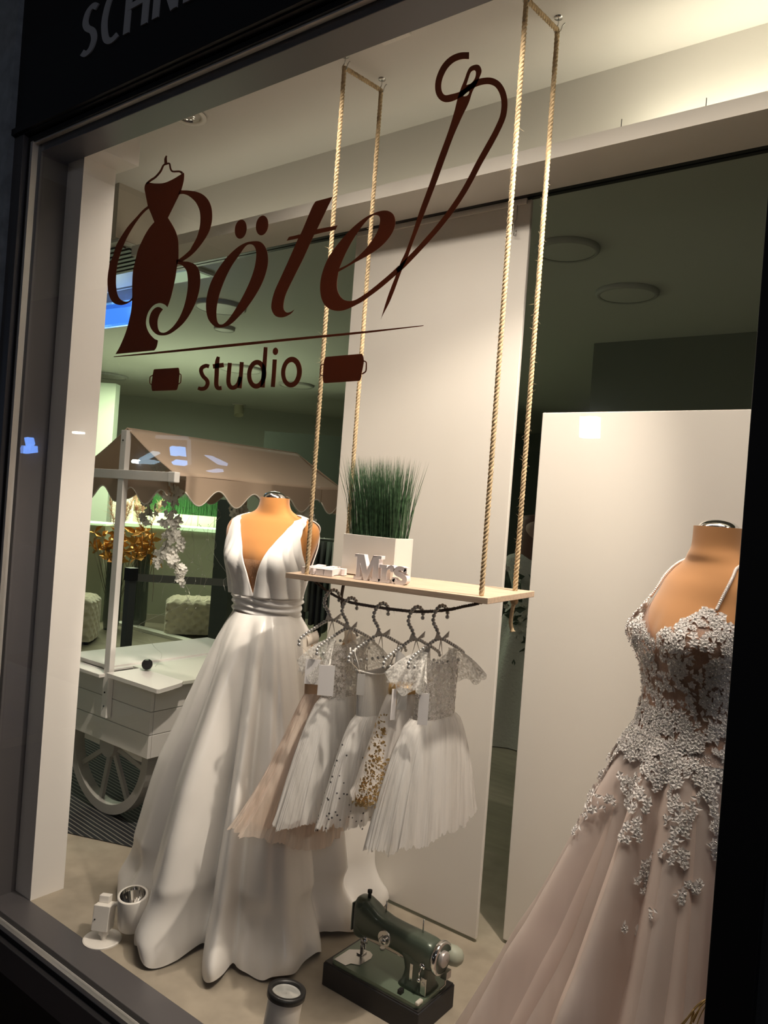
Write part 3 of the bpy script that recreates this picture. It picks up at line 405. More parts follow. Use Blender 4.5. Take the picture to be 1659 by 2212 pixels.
# ================================================================== HANGING SHELF
YF,YB=1.765,1.98
FL,FR,BR=at(617,1237,Y=YF),at(1054,1292,Y=YF),at(1155,1277,Y=YB); BL=FL+(BR-FR)
sw=thing('hanging_shelf',(-1.3,1.87,1.24),'oak board shelf hung on thick twisted ropes behind the window pane','shelf')
def shz(x,y):   # shelf top height
    u=(x-FL.x)/(FR.x-FL.x); v=(y-YF)/(YB-YF); return FL.z+(FR.z-FL.z)*u+(BR.z-FR.z)*v
dn=Vector((0,0,-.0165))
b=MB(); b.add([FL+dn,FR+dn,BR+dn,BL+dn,FL,FR,BR,BL],[(0,3,2,1),(4,5,6,7),(0,1,5,4),(1,2,6,5),(2,3,7,6),(3,0,4,7)]); b.build('board',wood_m,sw,smooth=False,bevel=.0012)
def rope(path,r=.0074,pitch=.034,fuzz=260,step=.006,seed=1,mt=None):
    rnd=random.Random(seed); P=[Vector(p) for p in path]; pts=[P[0]]
    for a,c in zip(P,P[1:]):
        n=max(1,int((c-a).length/step)); pts+=[a+(c-a)*((i+1)/n) for i in range(n)]
    b=MB(); N=None; fr=[]
    s=0
    for i,p in enumerate(pts):
        t=(pts[min(i+1,len(pts)-1)]-pts[max(i-1,0)]).normalized()
        if N is None: N=t.orthogonal().normalized()
        N=(N-t*N.dot(t)).normalized(); B=t.cross(N)
        if i: s+=(p-pts[i-1]).length
        fr.append((p,N.copy(),B,s,t))
    for k in range(3):
        path2=[p+(N_*math.cos(s_/pitch*2*PI+k*2*PI/3)+B_*math.sin(s_/pitch*2*PI+k*2*PI/3))*r*.5 for p,N_,B_,s_,_ in fr]
        b.tube(path2,r*.56,5)
    for _ in range(fuzz):
        p,N_,B_,_s,t=rnd.choice(fr); a=rnd.random()*2*PI; d=(N_*math.cos(a)+B_*math.sin(a)); L_=rnd.uniform(.002,.011)*(1 if rnd.random()<.85 else 1.8)
        q=p+d*r*.8; e=q+d*L_+t*rnd.uniform(-.012,.012); sd=t*.0004
        b.add([q-sd,q+sd,e],[(0,1,2)])
    return b
def top(px,py,Y): p=at(px,py,Y=Y); return p
hooks=[]
for (l,lb,tp,tpb,sd) in (((663,1227),(742,1215),(745,141),(823,200),3),((1041,1284),(1112,1272),(1137,-8),(1205,72),5)):
    a=at(*l,Y=1.785); c=at(*tp,Y=1.785); f=at(*tpb,Y=1.945); e=Vector((f.x if sd==3 else at(*lb,Y=1.945).x,1.945,shz(f.x,1.945)))
    c.x=(a.x+c.x)/2; f.x=(e.x+f.x)/2; a.x=c.x; e.x=f.x; a.z=shz(a.x,a.y)-.02; e.z=shz(e.x,e.y)-.02
    c.z=f.z=(c.z+f.z)/2
    rope([a,c,f,e],seed=sd,fuzz=420).build('rope',rope_m,sw)
    for q in (e,):
        k=MB(); k.sphere(q+Vector((0,0,-.010)),.012,8,6,(1,1,.9)); k.build('rope_knot',dark_rope if sd==3 else rope_m,sw)
    k=MB()
    tail=catmull([e+Vector((0,0,-.01)),e+Vector((-.004,.0,-.035)),e+Vector((-.004,-.004,-.07)),e+Vector((.004,-.004,-.095))],5)
    k.tube(tail,[.007,.006]+[.0055]*(len(tail)-3)+[.009],7); k.build('rope_tail',dark_rope if sd==3 else rope_m,sw)
    hooks+=[(c,1),(f,0)]
for i,(h,frt) in enumerate(hooks):
    side='left' if i<2 else 'right'; t=thing('ceiling_hook',(h.x,h.y,ZC),'small steel ceiling hook holding the %s rope, %s of its pair'%(side,'nearer the glass' if frt else 'farther from the glass'),'hook','ceiling hooks of the hanging shelf')
    b=MB(); b.lathe((h.x,h.y,ZC),[(.001,-.004),(.012,-.003),(.013,0)],n=16); b.build('hook_plate',steel,t)
    b=MB(); b.tube(catmull([(h.x,h.y,ZC),(h.x,h.y,h.z+.016),(h.x-.010,h.y,h.z+.004),(h.x-.004,h.y,h.z-.009),(h.x+.008,h.y,h.z-.006),(h.x+.014,h.y,h.z+.008),(h.x+.022,h.y,h.z+.014)],5),.0018,6); b.build('hook_wire',steel,t)
# sagging line under the board that carries the hangers
YLN=1.845
LP=[at(676,1251,Y=YLN),at(700,1272,Y=YLN),at(730,1290,Y=YLN),at(757,1301,Y=YLN),at(825,1313,Y=YLN),at(900,1321,Y=YLN),at(960,1318,Y=YLN),at(1003,1310,Y=YLN),at(1035,1303,Y=YLN)]
lpath=catmull(LP,8)
rope(lpath,r=.0052,pitch=.02,fuzz=60,step=.004,seed=9).build('clothes_line',dark_rope,sw)
def line_z(px):
    best=min(range(len(lpath)),key=lambda i:abs(lpath[i].x/lpath[i].y-px)); return lpath[best]
# ------------------------------------------------------------------ planter
YP=1.872
pl=at(737,1229,Y=YP); pr_=at(849,1243,Y=YP); x0,x1=pl.x,pr_.x; y0,y1=YP,1.965; zb=shz((x0+x1)/2,1.9)+.001; zt=at(737,1150,Y=YP).z-.002
t=thing('planter_box',((x0+x1)/2,(y0+y1)/2,zb),'white rectangular planter with tall green artificial grass on the hanging shelf','planter')
b=MB(); e=.006
for bx in (((x0,y0,zb),(x1,y0+e,zt)),((x0,y1-e,zb),(x1,y1,zt)),((x0,y0+e,zb),(x0+e,y1-e,zt)),((x1-e,y0+e,zb),(x1,y1-e,zt)),((x0+e,y0+e,zb),(x1-e,y1-e,zb+.01))): b.box(*bx)
b.build('pot',white_metal,t,smooth=False,bevel=.001)
b=MB(); b.box((x0+e,y0+e,zt-.03),(x1-e,y1-e,zt-.015)); b.build('soil',mat('soil_dark',(.03,.035,.02),.95),t,smooth=False)
b=MB(); rnd=random.Random(4)
for k in range(950):
    u=rnd.random(); v=rnd.random(); bx=x0+.012+(x1-x0-.024)*u; by=y0+.012+(y1-y0-.024)*v
    lean=(u-.5)*.07-.020+rnd.gauss(0,.010); ly=(v-.5)*.05+rnd.gauss(0,.008); h=rnd.uniform(.240,.278)
    if rnd.random()<.10: h*=.75
    if u>.95 and rnd.random()<.5: lean+=.03
    bb=Vector((bx,by,zt-.02)); tt=Vector((bx+lean*(1 if h>.2 else .6),by+ly,zt-.02+h)); mm=(bb+tt)/2-Vector((lean*.16,ly*.1,0))
    a=rnd.random()*PI; sd=Vector((math.cos(a),math.sin(a),0))*rnd.uniform(.0009,.0015)
    b.add([bb-sd,bb+sd,mm-sd*.8,mm+sd*.8,tt],[(0,1,3,2),(2,3,4)])
b.build('grass',grass_m,t,kind='stuff')
# ------------------------------------------------------------------ slab letters on the board
def glyph(ch):
    if ch=='M': return [(0,0),(.34,0),(.34,.12),(.25,.12),(.25,.62),(.44,0),(.58,0),(.80,.62),(.80,.12),(.70,.12),(.70,0),(1.12,0),(1.12,.12),(1.03,.12),(1.03,.88),(1.12,.88),(1.12,1),(.78,1),(.56,.42),(.38,1),(0,1),(0,.88),(.09,.88),(.09,.12),(0,.12)]
    if ch=='r': return [(0,0),(.42,0),(.42,.11),(.32,.11),(.32,.38),(.36,.50),(.44,.55),(.46,.47),(.54,.43),(.62,.48),(.64,.58),(.58,.67),(.48,.69),(.38,.65),(.31,.56),(.31,.67),(0,.67),(0,.56),(.10,.56),(.10,.11),(0,.11)]
    return None
def slab_word(word,org,ux,uz,un,hgt,thick,name,label,cat,parent=None,only=None):
    t=thing(name,org,label,cat)
    x=0
    for ch in word:
        def to3(u,v,tt,x=x): return Vector(org)+ux*((x+u)*hgt)+uz*(v*hgt)+un*tt
        b=MB()
        if ch=='s':
            rb=ribbon([(.52,.52),(.42,.60),(.26,.61),(.14,.52),(.18,.41),(.34,.35),(.50,.26),(.50,.12),(.36,.05),(.18,.07),(.06,.17)],[.13,.15,.16,.18,.19,.2,.19,.18,.16,.15,.13],4)
            b.poly(rb,[],to3,thick)
            for q in ([(.44,.44),(.58,.44),(.58,.66),(.50,.66)],[(0,0),(.10,0),(.14,.22),(0,.24)]): b.poly(q,[],to3,thick)
            adv=.62
        else:
            b.poly(glyph(ch),[],to3,thick); adv=1.06 if ch=='M' else .54
        b.build('letter_'+('large_m' if ch=='M' else ch),white_paint_l,t,smooth=False,bevel=.0008); x+=adv
    return t
white_paint_l=mat('letter_lacquer',(.82,.76,.76),.45)
A_=at(764,1243,Y=1.80); B_=at(881,1254,Y=1.80)
zz=shz(A_.x,1.80)+.0015; A_.z=zz
ux=(Vector((B_.x,B_.y,shz(B_.x,1.80)+.0015))-A_); W_=ux.length; ux.normalize()
hgt=W_/2.25
hM=at(765,1196,Y=1.80).z-zz
t=slab_word('Mrs',A_,ux,Vector((0,0,1))*(hM/hgt),Vector((0,1,0)),hgt,.018,'word_sign','white slab-serif word Mrs standing on the shelf in front of the planter','decorative letters')
F2=at(655,1238,Y=1.80)
F2.z=shz(F2.x,F2.y)+.0005
t=slab_word('Mr',(F2.x,1.79,F2.z+.019),Vector((1,.03,.02)).normalized(),Vector((-.05,1,.08)).normalized(),Vector((0,0,-1)),.085,.018,'word_sign','white slab-serif letters Mr lying flat at the left end of the shelf','decorative letters')
# ================================================================== HANGERS AND CHILDREN'S DRESSES
UD=Vector((-.10,-.995,0)).normalized()    # hanger arm that points toward the glass
ND=Vector((.995,-.10,0))                  # front of the little dresses
HPX=[718,757,825,900,955]
hl=['pearl hanger with bow carrying the beige tulle dress, leftmost on the line','pearl hanger with bow carrying the lace-sleeved dress, second from the left','pearl hanger with long-tailed bow carrying the ribbed star dress, middle of the line','pearl hanger with bow carrying the satin dress with gold ribbon','pearl hanger with spread bow carrying the lace dress nearest the right rope']
CTR=[]
for i,px in enumerate(HPX):
    L0=min(lpath,key=lambda q:abs(q.x/q.y-at(px,1310,Y=1).x)); c=L0.copy(); CTR.append(c)
    t=thing('pearl_hanger',c,hl[i],'hanger','pearl hangers on the line')
    P=lambda a,z:c+UD*a+Vector((0,0,z))
    hp=catmull([P(-.030,-.020),P(-.028,-.002),P(-.012,.012),P(.008,.012),P(.024,.000),P(.033,-.018),P(.030,-.034),P(.012,-.055),P(.000,-.078)],6)
    def pearls(name,path,r,gap=1.9):
        b=MB(); acc=0; last=None
        for a,d in zip(path,path[1:]):
            n=10
            for k in range(n):
                q=a+(d-a)*(k/n)
                if last is None or (q-last).length>=r*gap: b.sphere(q,r,8,6); last=q
        b.build(name,silver,t)
    pearls('hook_pearls',hp,.0062)
    arms=catmull([P(.125,-.148),P(.118,-.128),P(.06,-.100),P(0,-.080),P(-.06,-.100),P(-.118,-.128),P(-.125,-.148)],6)
    pearls('shoulder_pearls',arms,.0056)
    pearls('bar_pearls',[P(.122,-.150),P(-.122,-.150)],.0050)
    b=MB(); o=c+Vector((.006,0,-.080)); rr=random.Random(i+20)
    for sg in (-1,1):
        s_=UD*sg; w_=rr.uniform(.024,.034); h_=rr.uniform(.008,.016)
        b.add([o,o+s_*w_+Vector((.004,0,h_+.008)),o+s_*(w_+.004)+Vector((0,0,h_-.012)),o+s_*w_*.5+Vector((.010,0,h_*.3))],[(0,1,3),(0,3,2),(1,2,3)])
        e_=o+s_*.012*(1+rr.random())+Vector((.002,0,-.045-.02*rr.random()))
        b.add([o-UD*.003,o+UD*.003,e_],[(0,1,2)])
    b.sphere(o,.005,6,4); b.build('ribbon_bow',mat('bow_satin',(.55,.52,.48),.4,trans=.2),t,smooth=False)
def tagcard(b,p,w_,h_,dirx,th=.0012):
    n_=dirx.cross(Vector((0,0,1))).normalized()*th
    a=p-dirx*w_/2; c_=p+dirx*w_/2; d=Vector((0,0,-h_))
    b.add([a,c_,c_+d,a+d,a+n_,c_+n_,c_+n_+d,a+n_+d],[(0,1,2,3),(7,6,5,4),(0,4,5,1),(1,5,6,2),(2,6,7,3),(3,7,4,0)])
CAMD=Vector((.80,.60,0))
def add_tag(t,p,w_,h_,anchor,nm='hang_tag',dirx=CAMD,m_=None):
    b=MB(); tagcard(b,p,w_,h_,dirx); b.build(nm,m_ or paper,t,smooth=False)
    b=MB(); b.tube([anchor,p+(anchor-p)*.5+Vector((.003,0,0)),p+Vector((0,0,-.004))],.0007,4); b.build('tag_string',mat('string',(.5,.42,.32),.9),t)
def pleat_skirt(c,zw,zh,rw,rh,off,nply,seed,name,m,t,amp=.10,top_r=.5,hemw=.012,expo=.8,n=420,rows=18,lift=0):
    rings=[]; q=seed*7.3
    for j in range(rows+1):
        v=j/rows; z=zw+(zh-zw)*v; ring=[]
        for i in range(n):
            a=2*PI*i/n; ca,sa=math.cos(a),math.sin(a)
            N=lambda fq,zz=.6:noise.noise(Vector((ca*fq+q,sa*fq,v*zz+q)))
            fine=abs(N(nply*.32,.35))*1.5-.45; mid=N(nply*.09,.5); big=N(2.2,.4)
            g=v**expo; m_=1+amp*((.35+.65*v)*(fine*.75+mid*1.1)+v*big*.9)
            ru=(rw[0]+(rh[0]-rw[0])*g)*m_; rn=(rw[1]+(rh[1]-rw[1])*g)*m_
            zz=z+(hemw*(N(5,0)*1.6+abs(N(22,0))*1.6)*max(0,(v-.86)/.14))+lift*max(0,ca)*v**2
            p=c+UD*(ru*ca)+ND*(rn*sa)+off*(v**1.2); p.z=zz; ring.append(p)
        rings.append(ring)
    b=MB(); b.loft(rings); return b
def bodice(c,z0,z1,ru0,ru1,rn,neck,seed=0,n=48,rows=10):
    # closed tube with a scooped top edge
    rings=[]
    for j in range(rows+1):
        v=j/rows; ring=[]
        for i in range(n):
            a=2*PI*i/n; ca=abs(math.cos(a)); topz=z1-neck*(1-ca**2)
            z=z0+(topz-z0)*v; ru=ru0+(ru1-ru0)*v; rr=rn*(1-.35*v)+.003*math.sin(a*6+seed)
            p=c+UD*(ru*math.cos(a))+ND*(rr*math.sin(a)); p.z=z; ring.append(p)
        rings.append(ring)
    b=MB(); b.loft(rings); return b
def cap_sleeve(c,sg,z,seed,rx=.05,dz=.075):
    rnd=random.Random(seed); rows=9; n=30; o=c+UD*(sg*.060)+Vector((0,0,z))
    def f(u,v):
        a=(u*1.5-.25)*PI   # fan around the arm opening
        r=.012+rx*v**.8*(1+.12*math.sin(u*40+seed)*v+.06*math.sin(u*17))
        out=UD*(sg*(.075*v**.7)); side=ND*(r*math.cos(a)); 
        return o+out+side+Vector((0,0,-dz*v*(.55+.45*abs(math.sin(a)))+.010*math.sin(u*26+seed)*v-.02*v*v))
    b=MB(); b.grid(f,n*2,rows); return b
def lace_bits(fn,count,seed,r=(.004,.008)):
    rnd=random.Random(seed); b=MB()
    for _ in range(count):
        p,nrm=fn(rnd); flower(b,p,nrm,rnd.uniform(*r),rnd)
    return b
def flower(b,p,nrm,r,rnd,petals=5):
    nrm=nrm.normalized(); T=nrm.orthogonal().normalized(); B=nrm.cross(T); a0=rnd.random()*6.28
    for k in range(petals):
        a=a0+2*PI*k/petals; d=T*math.cos(a)+B*math.sin(a); e=T*-math.sin(a)+B*math.cos(a)
        b.add([p+nrm*.001,p+d*r*.6+e*r*.42+nrm*r*.35,p+d*r*1.05+nrm*r*.15,p+d*r*.6-e*r*.42+nrm*r*.35],[(0,3,2,1)])
def leaf(b,p,nrm,d,r):
    nrm=nrm.normalized(); d=(d-nrm*d.dot(nrm)).normalized(); e=nrm.cross(d)
    b.add([p,p+d*r*.5+e*r*.28+nrm*r*.15,p+d*r*1.1,p+d*r*.5-e*r*.28+nrm*r*.15],[(0,3,2,1)])
def pz(py,c,px): # height of an image row at this dress's depth
    return at(px,py,t=(c-Vector((0,0,CAMZ))).dot(fw)).z
# 1 beige tulle dress with fanned skirt
c=CTR[0]; t=thing('girls_dress',(c.x,c.y,pz(1830,c,640)),'long beige tulle dress with fanned skirt hanging leftmost on the line','dress','little dresses on the line')
zs=c.z-.118; zw=pz(1490,c,690)
bodice(c,zw,zs,.085,.095,.030,.10,1).build('bodice',beige_cloth,t)
for sg in (-1,1):
    b=MB(); b.grid(lambda u,v,sg=sg:c+UD*(sg*(.055+.045*u))+ND*(.012*math.sin(v*PI)*1.0)+Vector((0,0,-.155+.045*v+(-.012*u))) ,6,6)
    b.grid(lambda u,v,sg=sg:c+UD*(sg*(.060+.055*u))+ND*(.024-.02*v)+Vector((0,0,-.25+.128*v-.012*u)) ,8,6)
    b.build('shoulder_strap',mat('cream_chiffon',(.78,.70,.60),.7,trans=.3),t)
off=UD*.05+Vector((-.02,0,0))
pleat_skirt(c,zw,pz(1815,c,640),(.085,.030),(.235,.075),off*1.45,30,11,'s',None,t,amp=.15,hemw=.006,lift=.10).build('skirt',tulle_beige,t)
pleat_skirt(c,zw,pz(1790,c,640),(.08,.027),(.20,.06),off*1.1,24,12,'s',None,t,amp=.14,hemw=.006,lift=.08).build('lining',mat('beige_lining',(.78,.64,.52),.85,trans=.3),t)
pT=at(677,1424,Y=c.y-.12); add_tag(t,pT,.045,.075,c+UD*.12+Vector((0,0,-.15)))
# 2 lace dress with cap sleeves
c=CTR[1]; t=thing('girls_dress',(c.x,c.y,pz(1750,c,720)),'white tulle dress with ruffled lace cap sleeves, second from the left on the line','dress','little dresses on the line')
zs=c.z-.105; zw=pz(1500,c,750)
bodice(c,zw,zs,.085,.080,.032,.030,2).build('bodice',lace_sheer,t)
for sg in (-1,1): cap_sleeve(c,sg,-.108,sg+3,.055,.10).build('cap_sleeve',lace_sheer,t)
def on_body(c,z0,z1,ru,rn):
    def f(rnd):
        a=rnd.uniform(-.2,PI+.2); z=rnd.uniform(z0,z1); n_=UD*math.cos(a)*.4+ND*math.sin(a)
        p=c+UD*(ru*math.cos(a))+ND*(rn*math.sin(a)+.002); p.z=z; return p,n_
    return f
lace_bits(on_body(c,zw,zs-.02,.086,.034),260,5).build('lace_applique',lace_m,t,smooth=False)
pleat_skirt(c,zw,pz(1748,c,725),(.088,.034),(.225,.060),UD*.02,60,21,'s',None,t,amp=.07,expo=.62,hemw=.008).build('skirt',tulle,t)
pleat_skirt(c,zw,pz(1738,c,725),(.080,.030),(.205,.050),UD*.02,40,22,'s',None,t,amp=.07,expo=.62,hemw=.006).build('lining',tulle_in,t)
pT=at(707,1437,Y=c.y-.155); add_tag(t,pT,.046,.088,c+UD*.10+Vector((0,0,-.20)))
# 3 ribbed camisole dress with stars
c=CTR[2]; t=thing('girls_dress',(c.x,c.y,pz(1770,c,790)),'strappy ribbed white dress with black stars on its tulle skirt, middle of the line','dress','little dresses on the line')
zw=pz(1538,c,790); zs=pz(1440,c,800)
bodice(c,zw,zs,.070,.086,.030,.016,3).build('bodice',rib_m,t)
for sg in (-1,1):
    b=MB(); 
    for dy in (.003,-.016):
        e0=c+UD*(sg*.105)+ND*dy+Vector((0,0,-.118)); e1=c+UD*(sg*.082)+ND*(dy*1.3); e1.z=zs-.004
        b.tube([e0+Vector((0,0,.004)),e0+Vector((0,0,-.01)),(e0+e1)/2,e1],.0042,6,squash=.5)
    b.build('shoulder_strap',rib_m,t)
b=MB(); b.tube([c+UD*(.088*math.cos(a))+ND*(.024*math.sin(a))+Vector((0,0,zs-c.z-.016*(1-math.cos(a)**2))) for a in [PI*2*k/30 for k in range(31)]],.0032,6); b.build('neck_band',rib_m,t)
sk=pleat_skirt(c,zw,pz(1762,c,790),(.070,.032),(.195,.060),UD*.0,36,31,'s',None,t,amp=.10,expo=.6,hemw=.012); 
pleat_skirt(c,zw,pz(1735,c,790),(.065,.028),(.165,.045),UD*0,20,32,'s',None,t,amp=.06,expo=.6,hemw=.006).build('lining',tulle_in,t)
b=sk; b.m=1; rr=random.Random(77)
for k in range(95):
    v=rr.uniform(.12,1)**.7; a=rr.uniform(-.3,PI+.3); g=v**.6
    ru=(.070+(.195-.070)*g)*1.04; rn=(.032+.028*g)*1.08
    p=c+UD*(ru*math.cos(a))+ND*(rn*math.sin(a)+.003); p.z=zw+(pz(1762,c,790)-zw)*v
    nr=(UD*math.cos(a)*.4+ND*math.sin(a)).normalized(); T=Vector((0,0,1)); B=nr.cross(T); s_=rr.uniform(.003,.0048); a0=rr.random()*6
    pts=[p+(T*math.cos(a0+PI*q/5)+B*math.sin(a0+PI*q/5))*(s_ if q%2==0 else s_*.42)+nr*.002 for q in range(10)]
    b.add([p+nr*.002]+pts,[(0,1+q,1+(q+1)%10) for q in range(10)])
b.build('skirt',[tulle,star_m],t)
add_tag(t,at(781,1456,Y=c.y-.11),.022,.06,c+UD*.118+Vector((0,0,-.15)),m_=mat('tag_clear',(.55,.53,.5),.2))
# 4 satin dress with gold ribbon and gold lace
c=CTR[3]; t=thing('girls_dress',(c.x,c.y,pz(1700,c,820)),'white satin dress with tan ribbon waist and gold lace hem on the line','dress','little dresses on the line')
zs=c.z-.104; zw=pz(1488,c,880)
bodice(c,zw,zs,.080,.070,.032,.045,4).build('bodice',child_satin,t)
b=MB(); b.lathe((0,0,0),[(.01,0),(.01,0)],n=3); b=MB()
rg=[]
for z,s_ in ((zw-.004,1.06),(zw+.008,1.09),(zw+.022,1.07),(zw+.030,1.02)):
    r_=[]
    for k in range(40):
        a=2*PI*k/40; p=c+UD*(.082*s_*math.cos(a))+ND*(.034*s_*math.sin(a)); p.z=z+.003*math.sin(a*3); r_.append(p)
    rg.append(r_)
b.loft(rg); b.build('ribbon_belt',gold_ribbon,t)
b=MB(); o=c+UD*.075+ND*.02; o.z=zw+.012
for sg,w_,hh in ((1,.045,.022),(-1,.045,.018)):
    d=UD*sg*.8+ND*.25
    b.add([o,o+d*w_+Vector((0,0,hh)),o+d*w_*1.1+Vector((0,0,-hh*.6)),o+d*w_*.6+ND*.02+Vector((0,0,.004))],[(0,1,3),(0,3,2),(1,2,3)])
    b.add([o,o+d*.02+Vector((0,0,-.06)),o+d*.035+Vector((0,0,-.055))],[(0,1,2)])
b.box((o.x-.009,o.y-.009,o.z-.008),(o.x+.009,o.y+.009,o.z+.012)); b.build('ribbon_bow',gold_ribbon,t,smooth=False)
offd=UD*.085+ND*.02
zh=pz(1690,c,830)
pleat_skirt(c,zw,zh,(.080,.034),(.130,.068),offd,10,41,'s',None,t,amp=.10,expo=.5,hemw=.015).build('skirt',mat('organza',(.74,.70,.66),.6,trans=.35,sheer=(.55,.95,12,(1,1,.1))),t)
pleat_skirt(c,zw,zh+.03,(.075,.03),(.11,.05),offd,10,42,'s',None,t,amp=.06,expo=.5,hemw=.01).build('lining',tulle_in,t)
b=MB(); rr=random.Random(5)
for k in range(1500):
    a=rr.uniform(-.35,PI+.35); up_=rr.random()**1.6; edge=abs(math.cos(a))
    v=1-up_*(.22+.60*edge**4)
    g=v**.5; ru=(.080+.050*g)*1.03; rn=(.034+.034*g)*1.05
    p=c+UD*(ru*math.cos(a))+ND*(rn*math.sin(a)+.003)+offd*v**1.2; p.z=zw+(zh-zw)*v+rr.uniform(-.006,.006)
    nr=UD*math.cos(a)*.5+ND*math.sin(a)
    if rr.random()<.4: flower(b,p,nr,rr.uniform(.003,.006),rr)
    else: leaf(b,p,nr,Vector((rr.uniform(-1,1),rr.uniform(-1,1),rr.uniform(-1,1))),rr.uniform(.005,.009))
b.build('gold_lace_trim',gold_m,t,smooth=False)
add_tag(t,at(852,1488,Y=c.y-.13),.016,.085,c+UD*.10+Vector((0,0,-.16)),dirx=Vector((.3,.95,0)))
add_tag(t,at(870,1486,Y=c.y-.11),.028,.06,c+UD*.10+Vector((0,0,-.16)),m_=mat('tag_printed',(.62,.60,.56),.6))
# 5 lace dress nearest the right rope
c=CTR[4]; t=thing('girls_dress',(c.x,c.y,pz(1800,c,930)),'white dress with lace cap sleeves and wide tulle skirt hanging nearest the right rope','dress','little dresses on the line')
zs=c.z-.108; zw=pz(1545,c,930)
bodice(c,zw,zs,.078,.082,.034,.040,5).build('bodice',lace_sheer,t)
for sg in (-1,1): cap_sleeve(c,sg,-.112,sg+9,.058,.085).build('cap_sleeve',lace_sheer,t)
lace_bits(on_body(c,zw,zs-.03,.080,.036),320,6,(.003,.007)).build('lace_applique',lace_m,t,smooth=False)
pleat_skirt(c,zw,pz(1795,c,930),(.090,.038),(.225,.065),UD*.0,64,51,'s',None,t,amp=.08,expo=.6,hemw=.012).build('skirt',tulle,t)
pleat_skirt(c,zw,pz(1785,c,930),(.085,.034),(.205,.055),UD*.0,44,52,'s',None,t,amp=.08,expo=.6,hemw=.010).build('lining',tulle_in,t)
add_tag(t,at(917,1497,Y=c.y-.13),.027,.085,c+UD*.09+Vector((0,0,-.18)))
# ================================================================== DRESS FORMS AND GOWNS
class Torso:
    def __init__(s,c,F,rings,bust=(0,0,0,0)):
        s.c=Vector((c[0],c[1],0)); s.F=Vector((F[0],F[1],0)).normalized(); s.Rv=Vector((-s.F.y,s.F.x,0)); s.P=rings; s.bust=bust
    def ring(s,k):
        P=s.P; n=len(P); i=max(0,min(n-2,int(k))); t=k-i
        g=lambda j:Vector(P[max(0,min(n-1,j))])if len(P[0])==3 else P[max(0,min(n-1,j))]
        a,b,c,d=g(i-1),g(i),g(i+1),g(i+2)
        return [.5*((2*b[q])+(c[q]-a[q])*t+(2*a[q]-5*b[q]+4*c[q]-d[q])*t*t+(3*b[q]-a[q]-3*c[q]+d[q])*t**3) for q in range(4)]
    def k_of_z(s,z):
        lo,hi=0.0,len(s.P)-1.0
        for _ in range(22):
            m=(lo+hi)/2
            if s.ring(m)[0]<z: lo=m
            else: hi=m
        return lo
    def pt(s,th,z,off=0,k=None):
        if k is None: k=s.k_of_z(z)
        z,rx,ry,oy=s.ring(k); th_=th
        r=1.0
        for sg in (-1,1):
            da=(th-sg*s.bust[1]); dz=(z-s.bust[0])/s.bust[2]
            r+=s.bust[3]*math.exp(-(da/.42)**2-dz*dz)
        return s.c+s.Rv*((rx*r+off)*math.sin(th))+s.F*((ry*r+off)*math.cos(th)+oy)+Vector((0,0,z))
    def mesh(s,k0,k1,rows=50,n=56,off=0,fn=None):
        b=MB(); rg=[]
        for j in range(rows+1):
            k=k0+(k1-k0)*j/rows; rg.append([s.pt(2*PI*i/n,0,off+(fn(2*PI*i/n,j/rows) if fn else 0),k) for i in range(n)])
        b.loft(rg); return b
# ---- satin gown
C1=(-1.985,1.972); F1=(.32,-.95)
T1=Torso(C1,F1,[(.86,.150,.125,.0),(.96,.140,.112,.0),(1.05,.118,.094,.0),(1.11,.122,.097,-.0),(1.18,.140,.108,.004),(1.25,.158,.114,.008),(1.30,.174,.104,.004),(1.34,.180,.088,-.002),(1.37,.166,.073,-.006),(1.388,.130,.062,-.008),(1.40,.090,.055,-.006),(1.415,.066,.050,-.002),(1.435,.056,.048,0),(1.458,.054,.047,0)],(1.225,R(31),.055,.16))
t=thing('mannequin',(C1[0],C1[1],0),'orange-tan fabric dress form with chrome neck cap wearing the satin gown','mannequin')
b=T1.mesh(0,13,70,64); 
b.build('torso',felt,t)
b=MB(); b.loft([[T1.pt(2*PI*i/40,0,0,13)*1.0 for i in range(40)],[Vector((C1[0],C1[1],1.459))]*40]); b.build('neck_top',felt,t)
b=MB(); b.lathe((C1[0]-.004,C1[1],1.456),[(.043,0),(.042,.006),(.034,.016),(.020,.023),(.001,.026)],n=28); b.build('neck_cap',chrome,t)
b=MB(); b.cyl((C1[0],C1[1],.0),(C1[0],C1[1],.9),.016); b.lathe((C1[0],C1[1],0),[(.001,.03),(.10,.02),(.14,.0)],n=24); b.build('stand',dark_m,t)
g=thing('bridal_gown',(C1[0],C1[1],0),'long white satin wedding gown with V neckline and draped train on the left mannequin','wedding dress')
kk=T1.k_of_z
IN=[(1.112,0),(1.15,4),(1.20,8),(1.24,12),(1.28,17),(1.32,24),(1.355,31),(1.380,42),(1.3995,90)]
OUT=[(1.112,88),(1.17,82),(1.22,74),(1.27,60),(1.32,50),(1.355,51),(1.380,63),(1.3995,104)]
def front_panel(sg):
    b=MB()
    def f(u,v):
        z=1.108+(1.3995-1.108)*(1-(1-v)**1.0); k=kk(z); i_=R(lerp_tab(IN[:9],z)); o_=R(lerp_tab(OUT[:9],z)); th=sg*(i_+(o_-i_)*u)
        fan=abs(math.sin(u*10+v*4.5))**.8*max(0,1-v*1.4)*.014+math.sin(u*9-v*5+1)*.003*max(0,1-v)
        return T1.pt(th,0,.006+fan+.004*math.sin(PI*u)*max(0,1-v*1.3),k)
    b.grid(f,44,56); return b
